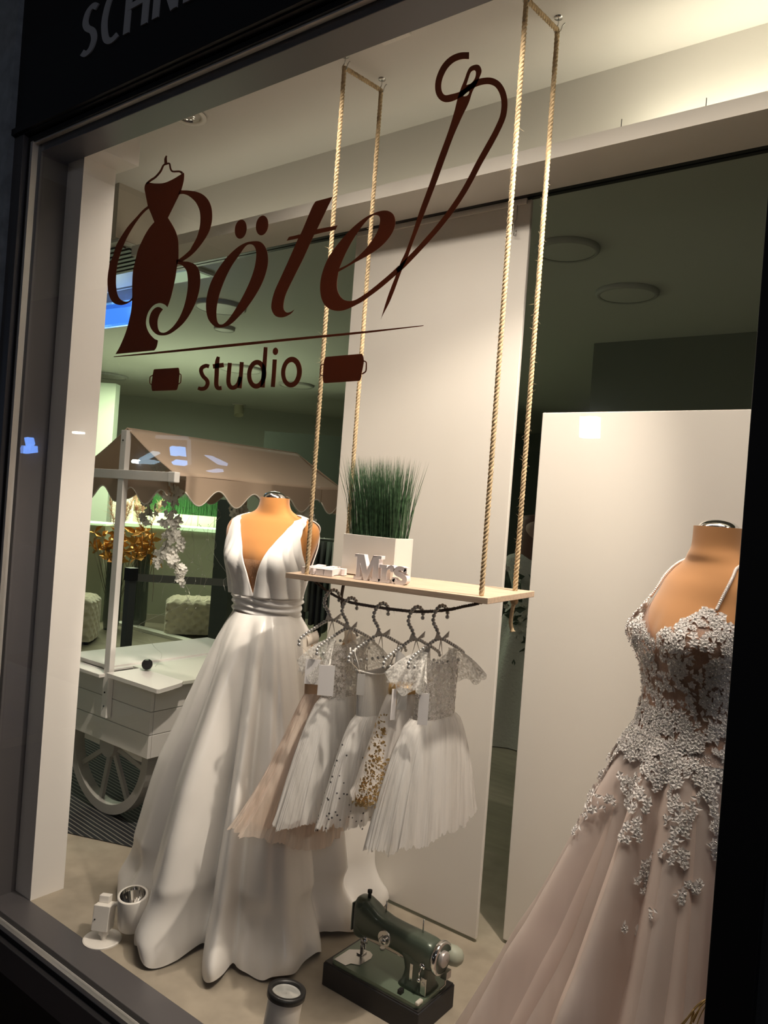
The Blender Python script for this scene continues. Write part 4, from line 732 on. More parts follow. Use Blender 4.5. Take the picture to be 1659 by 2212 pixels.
def back_panel(sg):
    b=MB()
    BI=[(1.108,180),(1.20,165),(1.28,150),(1.34,138),(1.380,118),(1.3995,96)]; BO=[(1.108,86),(1.17,88),(1.22,95),(1.28,112),(1.34,122),(1.380,100),(1.3995,76)]
    b.grid(lambda u,v:T1.pt(sg*R(lerp_tab(BO,1.108+.2915*v)+(lerp_tab(BI,1.108+.2915*v)-lerp_tab(BO,1.108+.2915*v))*u),0,.006,kk(1.108+.2915*v)),24,40); return b
bd=MB()
for sg in (-1,1):
    for src in (front_panel(sg),back_panel(sg)): bd.add(src.v,src.f)
o=bd.build('bodice',satin_b,g); mo=o.modifiers.new('cloth','SOLIDIFY'); mo.thickness=.004; mo.offset=1
b=MB(); b.grid(lambda u,v:T1.pt(R(lerp_tab(IN,1.115+.125*v))*(2*u-1),1.115+.125*v,.003),10,14); b.build('neckline_mesh',mat('nude_mesh',(.66,.40,.24),.6,sheer=(.35,.6,200,(1,1,1))),g)
b=T1.mesh(kk(1.038),kk(1.118),26,90,0,lambda a,v:.012+.0035*math.sin(v*21+2*math.sin(a*2)+a)+.002*math.sin(v*9+a*4)-.012*abs(2*v-1)**6)
b.build('waistband',satin_b,g)
# skirt
HEM=[(-180,.47),(-157,.44),(-130,.40),(-106,.385),(-92,.42),(-79,.47),(-66,.40),(-53,.47),(-43,.42),(-34,.50),(-18,.42),(8,.39),(26,.44),(44,.50),(56,.40),(90,.34),(135,.42),(160,.47),(180,.47)]
PROF=[(0,.0),(.05,.10),(.10,.18),(.18,.28),(.27,.38),(.46,.58),(.68,.80),(.85,.94),(.93,.99),(1.0,1.08)]
RG=[(-134,12,.03),(-88,16,.050),(-53,6,.05),(-41,4,.03),(-20,15,.045),(14,8,.055),(34,9,.05),(70,14,.04),(104,12,.05),(135,12,.05),(168,13,.05),(-160,10,.045),(-143,8,.04)]
VZ=[(-116,7,.07),(-65,5,.10),(-46.5,2.5,.07),(-32,3,.04),(1,5,.08),(26,6,.07)]
def adeg(a): return (a+180)%360-180
def satin_skirt():
    n=420; rows=84; rg=[]; c=Vector((C1[0],C1[1],0)); zw=1.048
    rnd=random.Random(3)
    for j in range(rows+1):
        v=j/rows; ring=[]; z=zw*(1-v)
        for i in range(n):
            a=-180+360*i/n
            h=lerp_tab(HEM[:9] if a<-35 else HEM[8:],a) if False else None
            # linear interpolation of hem
            for (p,u),(q,w_) in zip(HEM,HEM[1:]):
                if p<=a<=q: tt=(a-p)/(q-p); tt=tt*tt*(3-2*tt); h=u+(w_-u)*tt; break
            for (p,u),(q,w_) in zip(PROF,PROF[1:]):
                if p<=v<=q: g_=u+(w_-u)*(v-p)/(q-p); break
            f=0
            sway=2.0*math.sin(v*2.6+a*.03)
            for (r0,w0,am) in RG: f+=am*math.exp(-(adeg(a+sway-r0)/w0)**2)
            for (r0,w0,am) in VZ: f-=am*.75*math.exp(-(adeg(a+sway-r0)/w0)**2)
            am=min(1,v*1.9)**1.3
            r=.106+.012+(h-.03-.118)*g_+f*am*.95
            # torso-following start
            if v<.06:
                q=T1.pt(0,zw); 
            rad=R(a)
            # crumple and dents toward the floor
            nv=noise.noise(Vector((math.cos(rad)*3.2,math.sin(rad)*3.2,z*2.6)))*.022*max(0,v-.15)+noise.noise(Vector((math.cos(rad)*8,math.sin(rad)*8,z*6+3)))*.007*max(0,v-.1)
            # hem break: the cloth bends near the floor
            if v>.80: r+=.018*math.sin((v-.80)/.2*PI)*math.sin(a*.21+1)-.012*math.sin((v-.8)/.2*PI*2)
            r+=nv
            x=c.x+r*math.cos(rad); y=c.y+r*math.sin(rad)
            zz=max(z,.004)
            if v>.9:
                k=(v-.9)/.1; zz=z+k*(.010+.30*max(0,f)+.012*math.sin(a*.35)) ; zz=max(zz,.004)
            y=max(y,1.462); 
            if y>2.325 and x>-2.02: y=2.325
            ring.append((x,y,zz))
        rg.append(ring)
    b=MB(); b.loft(rg); return b
o=satin_skirt().build('skirt',satin,g)
# ---- beaded blush gown
C2=(-.478,1.985); F2_=(-.60,-.80)
T2=Torso(C2,F2_,[(.78,.21,.20,0),(.88,.185,.175,0),(.95,.165,.150,0),(1.04,.155,.132,0),(1.12,.162,.138,.004),(1.19,.170,.140,.010),(1.245,.165,.128,.008),(1.29,.152,.108,.004),(1.325,.146,.092,0),(1.352,.128,.076,-.004),(1.375,.095,.064,-.004),(1.395,.075,.060,0),(1.42,.062,.056,0),(1.465,.060,.055,0)],(1.195,R(33),.060,.20))
t=thing('mannequin',(C2[0],C2[1],0),'tan fabric dress form with chrome neck cap wearing the beaded gown, half behind the mullion','mannequin')
T2.mesh(1.7,13,70,64).build('torso',felt2,t)
b=MB(); b.loft([[T2.pt(2*PI*i/40,0,0,13) for i in range(40)],[Vector((C2[0],C2[1],1.466))]*40]); b.build('neck_top',felt2,t)
b=MB(); b.lathe((C2[0],C2[1],1.463),[(.047,0),(.045,.006),(.036,.014),(.020,.020),(.001,.022)],n=28); b.build('neck_cap',chrome,t)
b=MB(); b.cyl((C2[0],C2[1],.0),(C2[0],C2[1],.9),.016); b.lathe((C2[0],C2[1],0),[(.001,.03),(.10,.02),(.14,.0)],n=24); b.build('stand',dark_m,t)
g=thing('bridal_gown',(C2[0],C2[1],0),'blush wedding gown with white floral lace bodice and beaded straps at the right','wedding dress')
# sheer bodice
NK=[(0,1.180),(12,1.212),(28,1.25),(41,1.283),(52,1.262),(75,1.215),(110,1.18),(180,1.16)]
def nk(thd): 
    a=abs(adeg(thd))
    for (p,u),(q,w_) in zip(NK,NK[1:]):
        if p<=a<=q: return u+(w_-u)*(a-p)/(q-p)
b=MB(); n=120; rg=[]
for j in range(41):
    v=j/40; rg.append([T2.pt(2*PI*i/n,.93+(nk(360*i/n)-.93)*v,.004) for i in range(n)])
b.loft(rg); b.build('bodice',mat('sheer_blush',(.66,.48,.40),.6,sheer=(.38,.55,300,(1,1,1))),g)
for sg in (-1,1):
    b=MB(); pts=[T2.pt(sg*R(a),z,.006) for a,z in ((41+3*(sg+1),1.278),(41+4*(sg+1),1.305),(43+4*(sg+1),1.330),(50+3*(sg+1),1.354),(64+2*(sg+1),1.372),(90,1.381),(115,1.37),(135,1.33),(150,1.27),(160,1.19))]
    path=catmull(pts,14); acc=0
    for i,p in enumerate(path):
        b.sphere(p+Vector((0,0,.0)),.0042 if i%2 else .0034,6,4)
    b.build('beaded_strap',mat('beads',(.80,.72,.68),.25,.1),g)
# flowers and leaves
b=MB(); bd=MB(); rr=random.Random(12)
def nrm2(th,z): 
    p=T2.pt(th,z,.0); q=T2.pt(th,z,.01); e=T2.pt(th+.05,z); f_=T2.pt(th,z+.01); n_=(e-p).cross(f_-p); 
    return n_ if n_.dot(q-p)>0 else -n_
for k in range(5200):
    th=rr.uniform(-1.75,1.75); tz=nk(math.degrees(th)); z=rr.uniform(.955,tz+.004)
    dens=.35 if 1.02<z<1.12 and abs(th)<.9 else .8
    if tz-z<.022: dens=1.0
    if z<1.02: dens=1
    cl=noise.noise(Vector((th*5,z*26,0)))
    if rr.random()>dens*(.70+cl*1.2): continue
    p=T2.pt(th,z,.006); nv=nrm2(th,z)
    if rr.random()<.45: flower(b,p,nv,rr.uniform(.006,.0115),rr); bd.sphere(p+nv.normalized()*.004,.0018,5,4)
    else: leaf(b,p,nv,Vector((rr.uniform(-1,1),rr.uniform(-1,1),rr.uniform(-1.2,1))),rr.uniform(.009,.017))
# skirt first, so that flowers can follow it
zw2=.955
def sk2(a,v,layer=0):
    # a degrees around world, v 0..1 to the floor
    rx,ry=.60,.46
    rad=R(a); prof=[(0,0),(.04,.05),(.08,.085),(.16,.145),(.28,.215),(.41,.30),(.54,.385),(.72,.535),(1,.78)]
    for (p,u),(q,w_) in zip(prof,prof[1:]):
        if p<=v<=q: g_=u+(w_-u)*(v-p)/(q-p); break
    sc=1-.05*layer
    big=.032*math.sin(R(a*12+30*layer))+.022*math.sin(R(a*7+80))+.018*math.sin(R(a*19+v*60+layer*90))
    sh=math.copysign(abs(big)**.8,big)*.55+big*.5
    am=min(1,v*1.6)
    x=.158+(rx*sc-.158)*g_+sh*am; y=.150+(ry*sc-.150)*g_+sh*am
    px=C2[0]+x*math.cos(rad); py=C2[1]+y*math.sin(rad)
    # the train spreads to the left
    px-=.04*v*v*max(0,-math.cos(rad)); py=min(max(py,1.47),2.385)
    return Vector((px,py,max(.004,zw2*(1-v))))
for layer,m_ in ((0,'outer'),(1,'inner')):
    rg=[[sk2(360*i/400,j/50,layer) for i in range(400)] for j in range(51)]
    bb=MB(); bb.loft(rg)
    bb.build('skirt' if layer==0 else 'underskirt',mat('blush_outer',(.88,.79,.74),.9,trans=.3,tcol=(.90,.78,.71),sheer=(.6,.85,9,(1,1,.08))) if layer==0 else mat('blush_under',(.86,.70,.62),.85,trans=.15),g)
def skirt_pt(a,v):
    p=sk2(a,v); e=sk2(a+1.5,v)-p; f_=sk2(a,min(1,v+.02))-p; n_=f_.cross(e); c_=Vector((p.x-C2[0],p.y-C2[1],0))
    if n_.dot(c_)<0: n_=-n_
    n_.normalize(); return p+n_*.005,n_
for k in range(4600):
    a=rr.uniform(140,345); v=rr.random()**1.5*.50
    tail=.15+.10*abs(math.sin(R(a*3.1)))+.10*max(0,math.sin(R(a*7.3+20)))+ (.12 if a>255 else 0)
    if v>tail: continue
    cl=noise.noise(Vector((a*.09,v*18,4)))
    if v>.06 and cl<(-.12+v*.8): continue
    p,nv=skirt_pt(a,v)
    if rr.random()<.6: flower(b,p,nv,rr.uniform(.006,.013),rr); bd.sphere(p+nv*.004,.002,5,4)
    else: leaf(b,p,nv,Vector((rr.uniform(-1,1),rr.uniform(-1,1),rr.uniform(-1.5,.5))),rr.uniform(.009,.018))
b.build('lace_applique',mat('applique_white',(.88,.84,.82),.5,trans=.15),g,smooth=False)
bd.build('sequins',mat('sequin',(.80,.78,.76),.12,.7),g)
# ================================================================== SEWING MACHINE
t=thing('sewing_machine',(-1.285,1.895,0),'vintage dark green hammered-metal sewing machine on a black wooden base','sewing machine')
BX0,BX1,BY0,BY1,BH=-1.462,-1.112,1.80,1.99,.072
b=MB(); b.box((BX0,BY0,0),(BX1,BY1,BH-.004)); b.build('base_box',blackwood,t,smooth=False,bevel=.003)
b=MB(); b.box((BX0+.004,BY0+.004,BH-.004),(BX1-.004,BY1-.004,BH)); b.build('base_rim',mat('base_rim_m',(.03,.028,.026),.5),t,smooth=False)
def rrect(x0,y0,x1,y1,r,n=6):
    out=[]
    for cx,cy,a0 in ((x1-r,y1-r,0),(x0+r,y1-r,90),(x0+r,y0+r,180),(x1-r,y0+r,270)):
        for k in range(n+1): a=R(a0+90*k/n); out.append((cx+r*math.cos(a),cy+r*math.sin(a)))
    return out
b=MB(); b.poly(rrect(BX0+.022,BY0+.008,BX1-.010,BY1-.024,.016),[],lambda x,y,t_:Vector((x,y,BH+.012-t_)),.012); b.build('bed_plate',green_l,t,smooth=False,bevel=.002)
ZB=BH+.012
YM=1.893
def rsec(x,yc,zc,hy,hz,n=28,p=3.2):
    out=[]
    for k in range(n):
        a=2*PI*k/n; c_,s_=math.cos(a),math.sin(a)
        out.append(Vector((x,yc+hy*math.copysign(abs(c_)**(2/p),c_),zc+hz*math.copysign(abs(s_)**(2/p),s_))))
    return out
# arm: lofted along x from head to wheel end
def zsec(z,xc,yc,hx,hy,n=28,p=4):
    out=[]
    for k in range(n):
        a=2*PI*k/n; c_,s_=math.cos(a),math.sin(a)
        out.append(Vector((xc+hx*math.copysign(abs(c_)**(2/p),c_),yc+hy*math.copysign(abs(s_)**(2/p),s_),z)))
    return out
b=MB()
AR=[(-1.408,.2075,.030,.052),(-1.400,.2070,.031,.056),(-1.375,.2065,.032,.058),(-1.350,.203,.032,.052),(-1.325,.198,.032,.043),(-1.29,.195,.032,.038),(-1.24,.193,.034,.037),(-1.20,.190,.036,.040),(-1.17,.188,.037,.042),(-1.145,.187,.037,.042),(-1.130,.187,.035,.039),(-1.124,.187,.030,.032)]
b.loft([rsec(x,YM,z,hy,hz) for x,z,hy,hz in AR],True,True,True)
# pillar
b.loft([zsec(z,x,YM,hx,hy) for z,x,hx,hy in ((ZB,-1.178,.052,.047),(ZB+.010,-1.178,.044,.042),(ZB+.03,-1.176,.040,.038),(.13,-1.175,.039,.036),(.155,-1.178,.043,.036),(.175,-1.184,.054,.036),(.19,-1.19,.055,.03))],True,True,True)
b.build('machine_arm',green_m,t)
b=MB(); b.loft([zsec(z,x,YM,hx,hy,28,3) for z,x,hx,hy in ((.142,-1.392,.014,.020),(.150,-1.394,.020,.027),(.17,-1.394,.022,.030),(.25,-1.390,.022,.030),(.258,-1.386,.018,.024))],True,True,True); b.build('needle_head',green_m,t)
b=MB(); b.box((-1.4215,YM-.024,.155),(-1.4165,YM+.024,.240)); b.build('face_plate',mat('face_plate_m',(.10,.12,.10),.35,.4),t,smooth=False,bevel=.002)
b=MB(); b.cyl((-1.375,YM,.262),(-1.375,YM,.284),.0055,n=12); b.cyl((-1.375,YM,.278),(-1.375,YM,.286),.0075,n=12); b.build('presser_knob',dark_m,t)
b=MB(); b.cyl((-1.39,YM,.145),(-1.39,YM,ZB+.014),.0028,n=8); b.cyl((-1.39,YM,.12),(-1.39,YM,.102),.005,n=8); b.cyl((-1.378,YM,.145),(-1.378,YM,ZB+.02),.0032,n=8); b.box((-1.392,YM-.006,.118),(-1.374,YM+.006,.134)); b.build('needle_bar',steel,t)
b=MB(); b.box((-1.398,YM-.014,ZB+.003),(-1.386,YM+.012,ZB+.0065)); b.box((-1.384,YM-.014,ZB+.003),(-1.378,YM+.012,ZB+.0065)); b.box((-1.393,YM-.003,ZB+.006),(-1.383,YM+.003,ZB+.02)); b.build('presser_foot',steel,t,smooth=False)
b=MB(); b.poly([(-1.43,BY0+.011),(-1.385,BY0+.011),(-1.38,BY0+.03),(-1.355,BY0+.042),(-1.352,YM),(-1.36,YM+.018),(-1.376,YM+.026),(-1.395,YM+.022),(-1.412,YM+.006),(-1.43,YM-.01)],[],lambda x,y,t_:Vector((x,y,ZB+.0018-t_)),.0015); b.build('needle_plate',steel,t,smooth=False)
for x in (-1.315,-1.18):
    b=MB(); b.cyl((x,YM+.008,.225),(x,YM+.008,.272 if x<-1.3 else .268),.0022,n=6); b.build('spool_pin',steel,t)
b=MB(); b.cyl((-1.285,YM-.031,.187),(-1.285,YM-.037,.187),.024,.022,n=24); b.build('tension_plate',steel,t,smooth=False)
b=MB(); b.lathe((-1.278,YM-.037,.187),[(.011,0),(.012,.002),(.006,.006),(.009,.010),(.009,.014),(.001,.015)],axis=(0,-1,0),n=16); b.tube([(-1.29,YM-.038,.195),(-1.298,YM-.045,.185),(-1.29,YM-.046,.172)],.0014,6); b.build('tension_dial',chrome,t)
b=MB(); b.box((-1.186,YM-.0395,.110),(-1.176,YM-.036,.158)); b.box((-1.1825,YM-.043,.140),(-1.1795,YM-.038,.160)); b.build('stitch_lever',chrome,t,smooth=False,bevel=.001)
b=MB(); b.cyl((-1.145,YM-.038,.165),(-1.145,YM-.041,.165),.009,n=16); b.tube([(-1.145,YM-.041,.165),(-1.148,YM-.048,.150),(-1.149,YM-.046,.130)],.002,6); b.sphere((-1.149,YM-.046,.127),.006,8,6); b.build('reverse_lever',chrome,t)
b=MB(); b.lathe((-1.122,YM,.188),[(.020,0),(.040,.002),(.0455,.006),(.0475,.013),(.0455,.020),(.040,.022)],axis=(1,0,0),n=40); b.build('handwheel_rim',chrome,t)
b=MB(); b.lathe((-1.122,YM,.188),[(.040,.0205),(.036,.017),(.022,.017)],axis=(1,0,0),n=36); b.build('handwheel_disc',green_m,t)
b=MB(); b.lathe((-1.122,YM,.188),[(.022,.016),(.022,.027),(.020,.030),(.001,.031)],axis=(1,0,0),n=28); b.build('handwheel_knob',mat('knob_silver',(.55,.51,.49),.35,.6),t)
b=MB(); b.box((-1.146,YM-.0405,.087),(-1.128,YM-.037,.135)); b.cyl((-1.137,YM-.0405,.118),(-1.137,YM-.042,.118),.006,n=12); b.build('cam_plate',steel,t,smooth=False,bevel=.001)
b=MB(); b.lathe((-1.10,YM+.055,.175),[(.020,-.03),(.026,-.02),(.028,.0),(.024,.018),(.012,.028),(.001,.030)],axis=(1,.15,-.1),n=24); b.build('lamp_shade',mat('shade_cream',(.36,.38,.30),.5),t)
b=MB(); b.box((-1.118,YM+.02,.118),(-1.098,YM+.045,.140)); b.tube([(-1.108,YM+.03,.12),(-1.106,YM+.03,.10),(-1.116,YM+.02,.086)],.002,6); b.build('motor_bracket',steel,t,smooth=False)
for (x,y) in ((-1.125,BY0+.018),):
    b=MB(); b.box((x-.006,y-.012,ZB),(x+.006,y+.014,ZB+.010)); b.build('case_latch',mat('ivory_plastic',(.62,.58,.50),.4),t,smooth=False,bevel=.003)
b=MB(); b.cyl((-1.36,BY1-.03,ZB),(-1.36,BY1-.03,ZB+.004),.008,n=14); b.build('base_hinge',MATS['ivory_plastic'],t,smooth=False)
b=MB(); b.cyl((-1.31,BY1-.02,BH),(-1.31,BY1-.02,BH+.004),.010,n=14); b.build('base_hinge',mat('ivory_plastic',(.62,.58,.50),.4),t,smooth=False)
b=MB(); b.sphere((-1.19,BY0+.022,ZB+.006),.008,8,6,(1,.8,1)); b.box((-1.196,BY0+.014,ZB),(-1.184,BY0+.03,ZB+.012)); b.build('wing_screw',dark_m,t,smooth=False)
# ================================================================== FLOOR SPOTLIGHTS
ld=at(221,2027,Z=.004)
t=thing('floor_spotlight',(ld.x,ld.y,0),'white spotlight with boxy gear head and mirrored can standing beside the satin hem','spotlight')
b=MB(); b.lathe((ld.x,ld.y,0),[(.060,0),(.060,.004),(.056,.006),(.001,.007)],n=40); b.build('base_disc',white_metal,t,smooth=False)
b=MB(); b.cyl((ld.x+.006,ld.y,.006),(ld.x+.006,ld.y,.030),.010,n=14); b.box((ld.x-.006,ld.y-.012,.018),(ld.x+.018,ld.y+.010,.036)); b.build('swivel_joint',white_metal,t,smooth=False,bevel=.001)
lb=at(228,2008,t=2.44); M=Matrix.Translation((ld.x-.002,ld.y-.004,.034))@Matrix.Rotation(R(30),4,'Z')@Matrix.Rotation(R(-8),4,'X')
b=MB(); b.box((-.027,-.020,0),(.027,.030,.078),M); b.box((-.024,.004,.078),(.010,.030,.100),M); b.build('gear_box',white_metal,t,smooth=False,bevel=.002)
b=MB(); q=M@Vector((-.018,-.0205,.035)); b.sphere(q,.0026,8,6); b.build('screw',dark_m,t)
ct=at(287,1932,t=2.47); ax=Vector((.10,-.16,1)).normalized(); cb=ct-ax*.110
b=MB(); b.lathe(cb,[(.001,0),(.045,.0),(.0475,.004),(.0475,.108),(.0465,.110),(.040,.110)],axis=ax,n=40); b.build('lamp_can',white_metal,t)
b=MB(); b.lathe(cb,[(.040,.110),(.038,.098),(.030,.075),(.018,.055),(.001,.050)],axis=ax,n=32); b.build('lamp_reflector',reflector,t,smooth=False)
b=MB(); b.tube([M@Vector((.020,.02,.070)),cb+ax*.075-Vector((.035,.02,0))],.007,8); b.build('side_arm',white_metal,t)
l2=at(620,2137,t=1.99); ax=Vector((.05,.10,1)).normalized(); L2=(l2.z-.03)
t=thing('floor_spotlight',(l2.x,l2.y,0),'tall white spotlight can with black ring at the bottom edge of the window','spotlight')
b=MB(); b.lathe(l2-ax*L2,[(.001,0),(.043,0),(.045,.003),(.045,L2-.016)],axis=ax,n=40); b.build('lamp_can',white_metal,t)
b=MB(); b.lathe(l2-ax*L2,[(.045,L2-.016),(.0500,L2-.016),(.0500,L2),(.039,L2),(.037,L2-.010)],axis=ax,n=40); b.build('lamp_ring',dark_m,t)
b=MB(); b.lathe(l2-ax*L2,[(.037,L2-.008),(.030,L2-.010),(.028,L2-.008),(.020,L2-.010),(.018,L2-.008),(.001,L2-.010)],axis=ax,n=32); b.build('lamp_lens',mat('lens_grey',(.55,.55,.52),.1,.5),t)
b=MB(); b.lathe((l2.x-.004,l2.y-.01,0),[(.055,0),(.055,.006),(.001,.008)],n=30); b.cyl((l2.x-.004,l2.y-.01,.006),(l2.x-.006,l2.y-.012,.036),.012,n=12); b.build('base_disc',white_metal,t,smooth=False)
# gold wire sculpture at the right corner
t=thing('wire_sculpture',(-.345,1.56,0),'gold wire sculpture of curved ribs just left of the mullion at the bottom edge','ornament')
b=MB()
tp=at(1537,2152,Y=1.56)
for k in range(5):
    a=R(170+k*24); b.tube(catmull([tp,tp+Vector((.035*math.cos(a),.03*math.sin(a),-.05)),tp+Vector((.075*math.cos(a),.06*math.sin(a),-.18)),(tp.x+.06*math.cos(a),1.56+.05*math.sin(a),.02)],8),.0011 if k else .0018,6)
b.tube(catmull([at(1537,2150,Y=1.56),at(1530,2158,Y=1.56),at(1518,2165,Y=1.56),at(1508,2185,Y=1.56),at(1497,2208,Y=1.56),at(1490,2225,Y=1.56),(tp.x-.07,1.56,.02)],8),.0020,6)
b.build('wire_ribs',gold_wire,t)
b=MB(); b.lathe((-.345,1.56,0),[(.001,.02),(.08,.02),(.085,0)],n=24); b.build('sculpture_base',gold_wire,t)
# ================================================================== MARKET CART
CY0,CY1=2.0,2.84; CXL,CXR=-3.25,-2.645; ZT=.64; ZBB=.335
t=thing('market_cart',(-2.93,2.4,0),'white wooden market cart with scalloped beige awning and a spoked wheel','cart')
def board(name,a,c,**k): b=MB(); b.box(a,c); return b.build(name,white_paint,t,smooth=False,bevel=.002,**k)
for k in range(3):
    z0=ZBB+k*.0985; board('front_plank',(CXL,CY0,z0),(CXR,CY0+.016,z0+.096))
    board('end_plank',(CXR-.016,CY0+.018,z0),(CXR,CY1-.2,z0+.096))
    board('side_plank',(CXL,CY0+.018,z0),(CXL+.016,CY1-.2,z0+.096))
board('tray_floor',(CXL+.018,CY0+.018,ZBB+.002),(CXR-.018,CY1-.2,ZBB+.014))
# counter boards with rounded corner
zc0=ZT; 
b=MB(); b.poly([(-2.895,CY0-.055),(-2.545,CY0-.055)]+[(-2.535,CY0-.05)]+[(-2.565,CY0+.06),(-2.58,CY0+.10),(-2.60,CY0+.12),(-2.895,CY0+.12)],[],lambda x,y,t_:Vector((x,y,zc0+.016-t_)),.016); b.build('counter_board',white_paint,t,smooth=False,bevel=.002)
board('counter_board',(-3.35,CY0-.055,zc0-.016),(-2.945,CY0+.02,zc0))
board('counter_top',(CXL-.08,CY0+.025,zc0+.000),(-2.99,CY1+.02,zc0+.018))
b=MB(); b.box((-2.955,CY0+.12,zc0-.002),(-2.60,CY1+.02,zc0+.014)); b.build('counter_top',mat('counter_greenish',(.62,.62,.54),.45),t,smooth=False,bevel=.002)
b=MB(); b.box((-2.992,CY0+.01,zc0+.004),(-2.955,CY1,zc0+.012)); b.build('counter_gap_strip',white_paint,t,smooth=False)
# posts
b=MB(); b.box((-2.955,CY0-.028,.45),(-2.915,CY0-.002,1.705)); b.build('post',white_paint,t,smooth=False,bevel=.002)
b=MB(); b.box((-2.955,CY1-.02,.64),(-2.915,CY1+.005,1.705)); b.build('post',white_paint,t,smooth=False,bevel=.002)
for z in (.56,.50,1.66): 
    b=MB(); b.sphere((-2.935,CY0-.029,z),.004,8,6); b.build('bolt',dark_m,t)
# roof
RX,RZ=-2.935,1.715; EXR,EZ=-2.565,1.520; EXL=-3.305
board('gable_beam',(EXL+.04,CY0-.030,1.492),(-2.585,CY0-.006,1.532))
b=MB(); b.box((-2.605,CY0-.032,1.490),(-2.560,CY0-.004,1.534)); b.build('beam_cap',mat('cap_white',(.86,.84,.80),.4),t,smooth=False,bevel=.004)
board('gable_beam',(EXL+.04,CY1+.02,1.492),(-2.585,CY1+.04,1.532))
YA0,YA1=CY0-.012,3.06
b=MB()
def slope(xe,sgn):
    def f(u,v):
        y=YA0+(YA1-YA0)*v; s_=math.sin(v*PI*2.5)*.004
        return Vector((RX+(xe-RX)*u,y,RZ+(EZ-RZ)*u-.010*math.sin(u*PI)+s_*u))
    b.grid(f,10,40)
slope(EXR,1); slope(EXL,-1)
o=b.build('awning',awning_m,t); mo=o.modifiers.new('cloth','SOLIDIFY'); mo.thickness=.003
def valance(name,p0,p1,n,h,trim,ph=0.0):
    p0=Vector(p0);p1=Vector(p1); d=(p1-p0); m_=MB(); tr=MB(); N=n*14
    hh=[h+ -.034*math.cos(2*PI*(k/14+ph)) for k in range(N+1)]
    ft=Vector((-d.y,d.x,0)).normalized()*.002
    tp_=[p0+d*(k/N)+Vector((0,0,.0)) for k in range(N+1)]; bt=[q-Vector((0,0,hh[k]))+Vector((0,0,.0)) for k,q in enumerate(tp_)]
    for off,fl in ((ft,0),(-ft,1)):
        m_.loft([[q+off for q in tp_],[q+off for q in bt]],False)
    m_.build(name,awning_m,t); tr.tube([q for q in bt],.0035,5); tr.build(name+'_trim',awning_trim,t)
valance('side_valance',(EXR+.004,YA0+.04,EZ),(EXR+.004,2.86,EZ),4,.085,True,.15)
valance('side_valance',(EXR+.002,2.87,EZ),(EXR+.002,YA1,EZ),1,.085,True,.15)
valance('side_valance',(EXL,YA0,EZ),(EXL,YA1,EZ),4,.085,True,.5)
valance('gable_valance',(EXL,YA0+.03,EZ-.02),(EXR-.10,YA0+.03,EZ-.02),3,.075,True,.2)
valance('gable_valance',(EXR,YA1,EZ),(EXL,YA1,EZ),3,.085,True,.2)
b=MB(); b.add([(EXL,YA1,EZ),(EXR,YA1,EZ),(RX,YA1,RZ),(EXL,YA1-.003,EZ),(EXR,YA1-.003,EZ),(RX,YA1-.003,RZ)],[(0,1,2),(5,4,3)]); b.build('gable_cloth',awning_m,t,smooth=False)
# wheel with rim, hub, spokes
wc=Vector((-2.985,2.065,.305)); rim=MB()
rim.lathe(wc,[(.300,-.030),(.300,.022),(.258,.022),(.258,-.030),(.300,-.030)],axis=(0,1,0),n=64)
wheel_m=mat('wheel_paint_shaded',(.42,.40,.37),.55); wheel=rim.build('wheel_rim',wheel_m,t,smooth=False)  # white paint darkened: the shade under the cart is put into the colour
b=MB(); b.lathe(wc,[(.001,-.03),(.055,-.03),(.055,.03),(.001,.03)],axis=(0,1,0),n=24); b.build('wheel_hub',wheel_m,t,smooth=False)
for k in range(8):
    a=R(12+45*k); b=MB(); M=Matrix.Translation(wc)@Matrix.Rotation(a,4,'Y'); b.box((.045,-.008,-.011),(.268,.008,.011),M); b.build('wheel_spoke',wheel_m,t,smooth=False)
b=MB(); b.box((-3.20,2.06,.28),(-2.75,2.10,.335)); b.build('axle_block',white_paint,t,smooth=False)
for x in (CXL+.03,CXR-.06):
    b=MB(); b.box((x,CY1-.26,0),(x+.035,CY1-.22,.335)); b.build('rear_leg',white_paint,t,smooth=False)
# flower garlands and fairy lights
def orchid(b,p,r,rnd):
    ax=Vector((rnd.uniform(-.4,1),rnd.uniform(-1,-.1),rnd.uniform(-.5,.5))).normalized(); T=ax.orthogonal().normalized(); B=ax.cross(T); a0=rnd.random()*6
    for k in range(5):
        a=a0+2*PI*k/5; d=T*math.cos(a)+B*math.sin(a); e=B*math.cos(a)-T*math.sin(a); L_=r*(1.15 if k%2 else .9)
        b.add([p,p+d*L_*.45+e*r*.42+ax*r*.12,p+d*L_*.95+e*r*.25+ax*r*.02,p+d*L_*1.08,p+d*L_*.95-e*r*.25+ax*r*.02,p+d*L_*.45-e*r*.42+ax*r*.12],[(0,5,4,3),(0,3,2,1)])
def garland(px0,py0,px1,py1,Y0,n,r,label,seed,sway=6):
    rnd=random.Random(seed); b=MB(); v=MB(); top_=at(px0,py0,Y=Y0); bot=at(px1,py1,Y=Y0)
    t_=thing('flower_garland',(bot.x,bot.y,bot.z),label,'garland','white orchid garlands under the awning')
    pts=[top_.lerp(bot,k/9)+Vector((rnd.gauss(0,.008),rnd.gauss(0,.012),0)) for k in range(10)]; path=catmull(pts,8)
    v.tube(path,.0014,5); v.build('stem',vine_m,t_)
    for k in range(n):
        f=rnd.random()**.8; q=path[int(f*(len(path)-1))]; w_=.024*(1-.7*f)
        orchid(b,q+Vector((rnd.gauss(0,w_),rnd.gauss(0,w_),rnd.gauss(0,.01))),r*rnd.uniform(.75,1.15),rnd)
    b.build('blossoms',petal_m,t_,smooth=False)
garland(372,1045,392,1258,2.10,84,.019,'thickest white orchid garland hanging from the front corner of the awning',2)
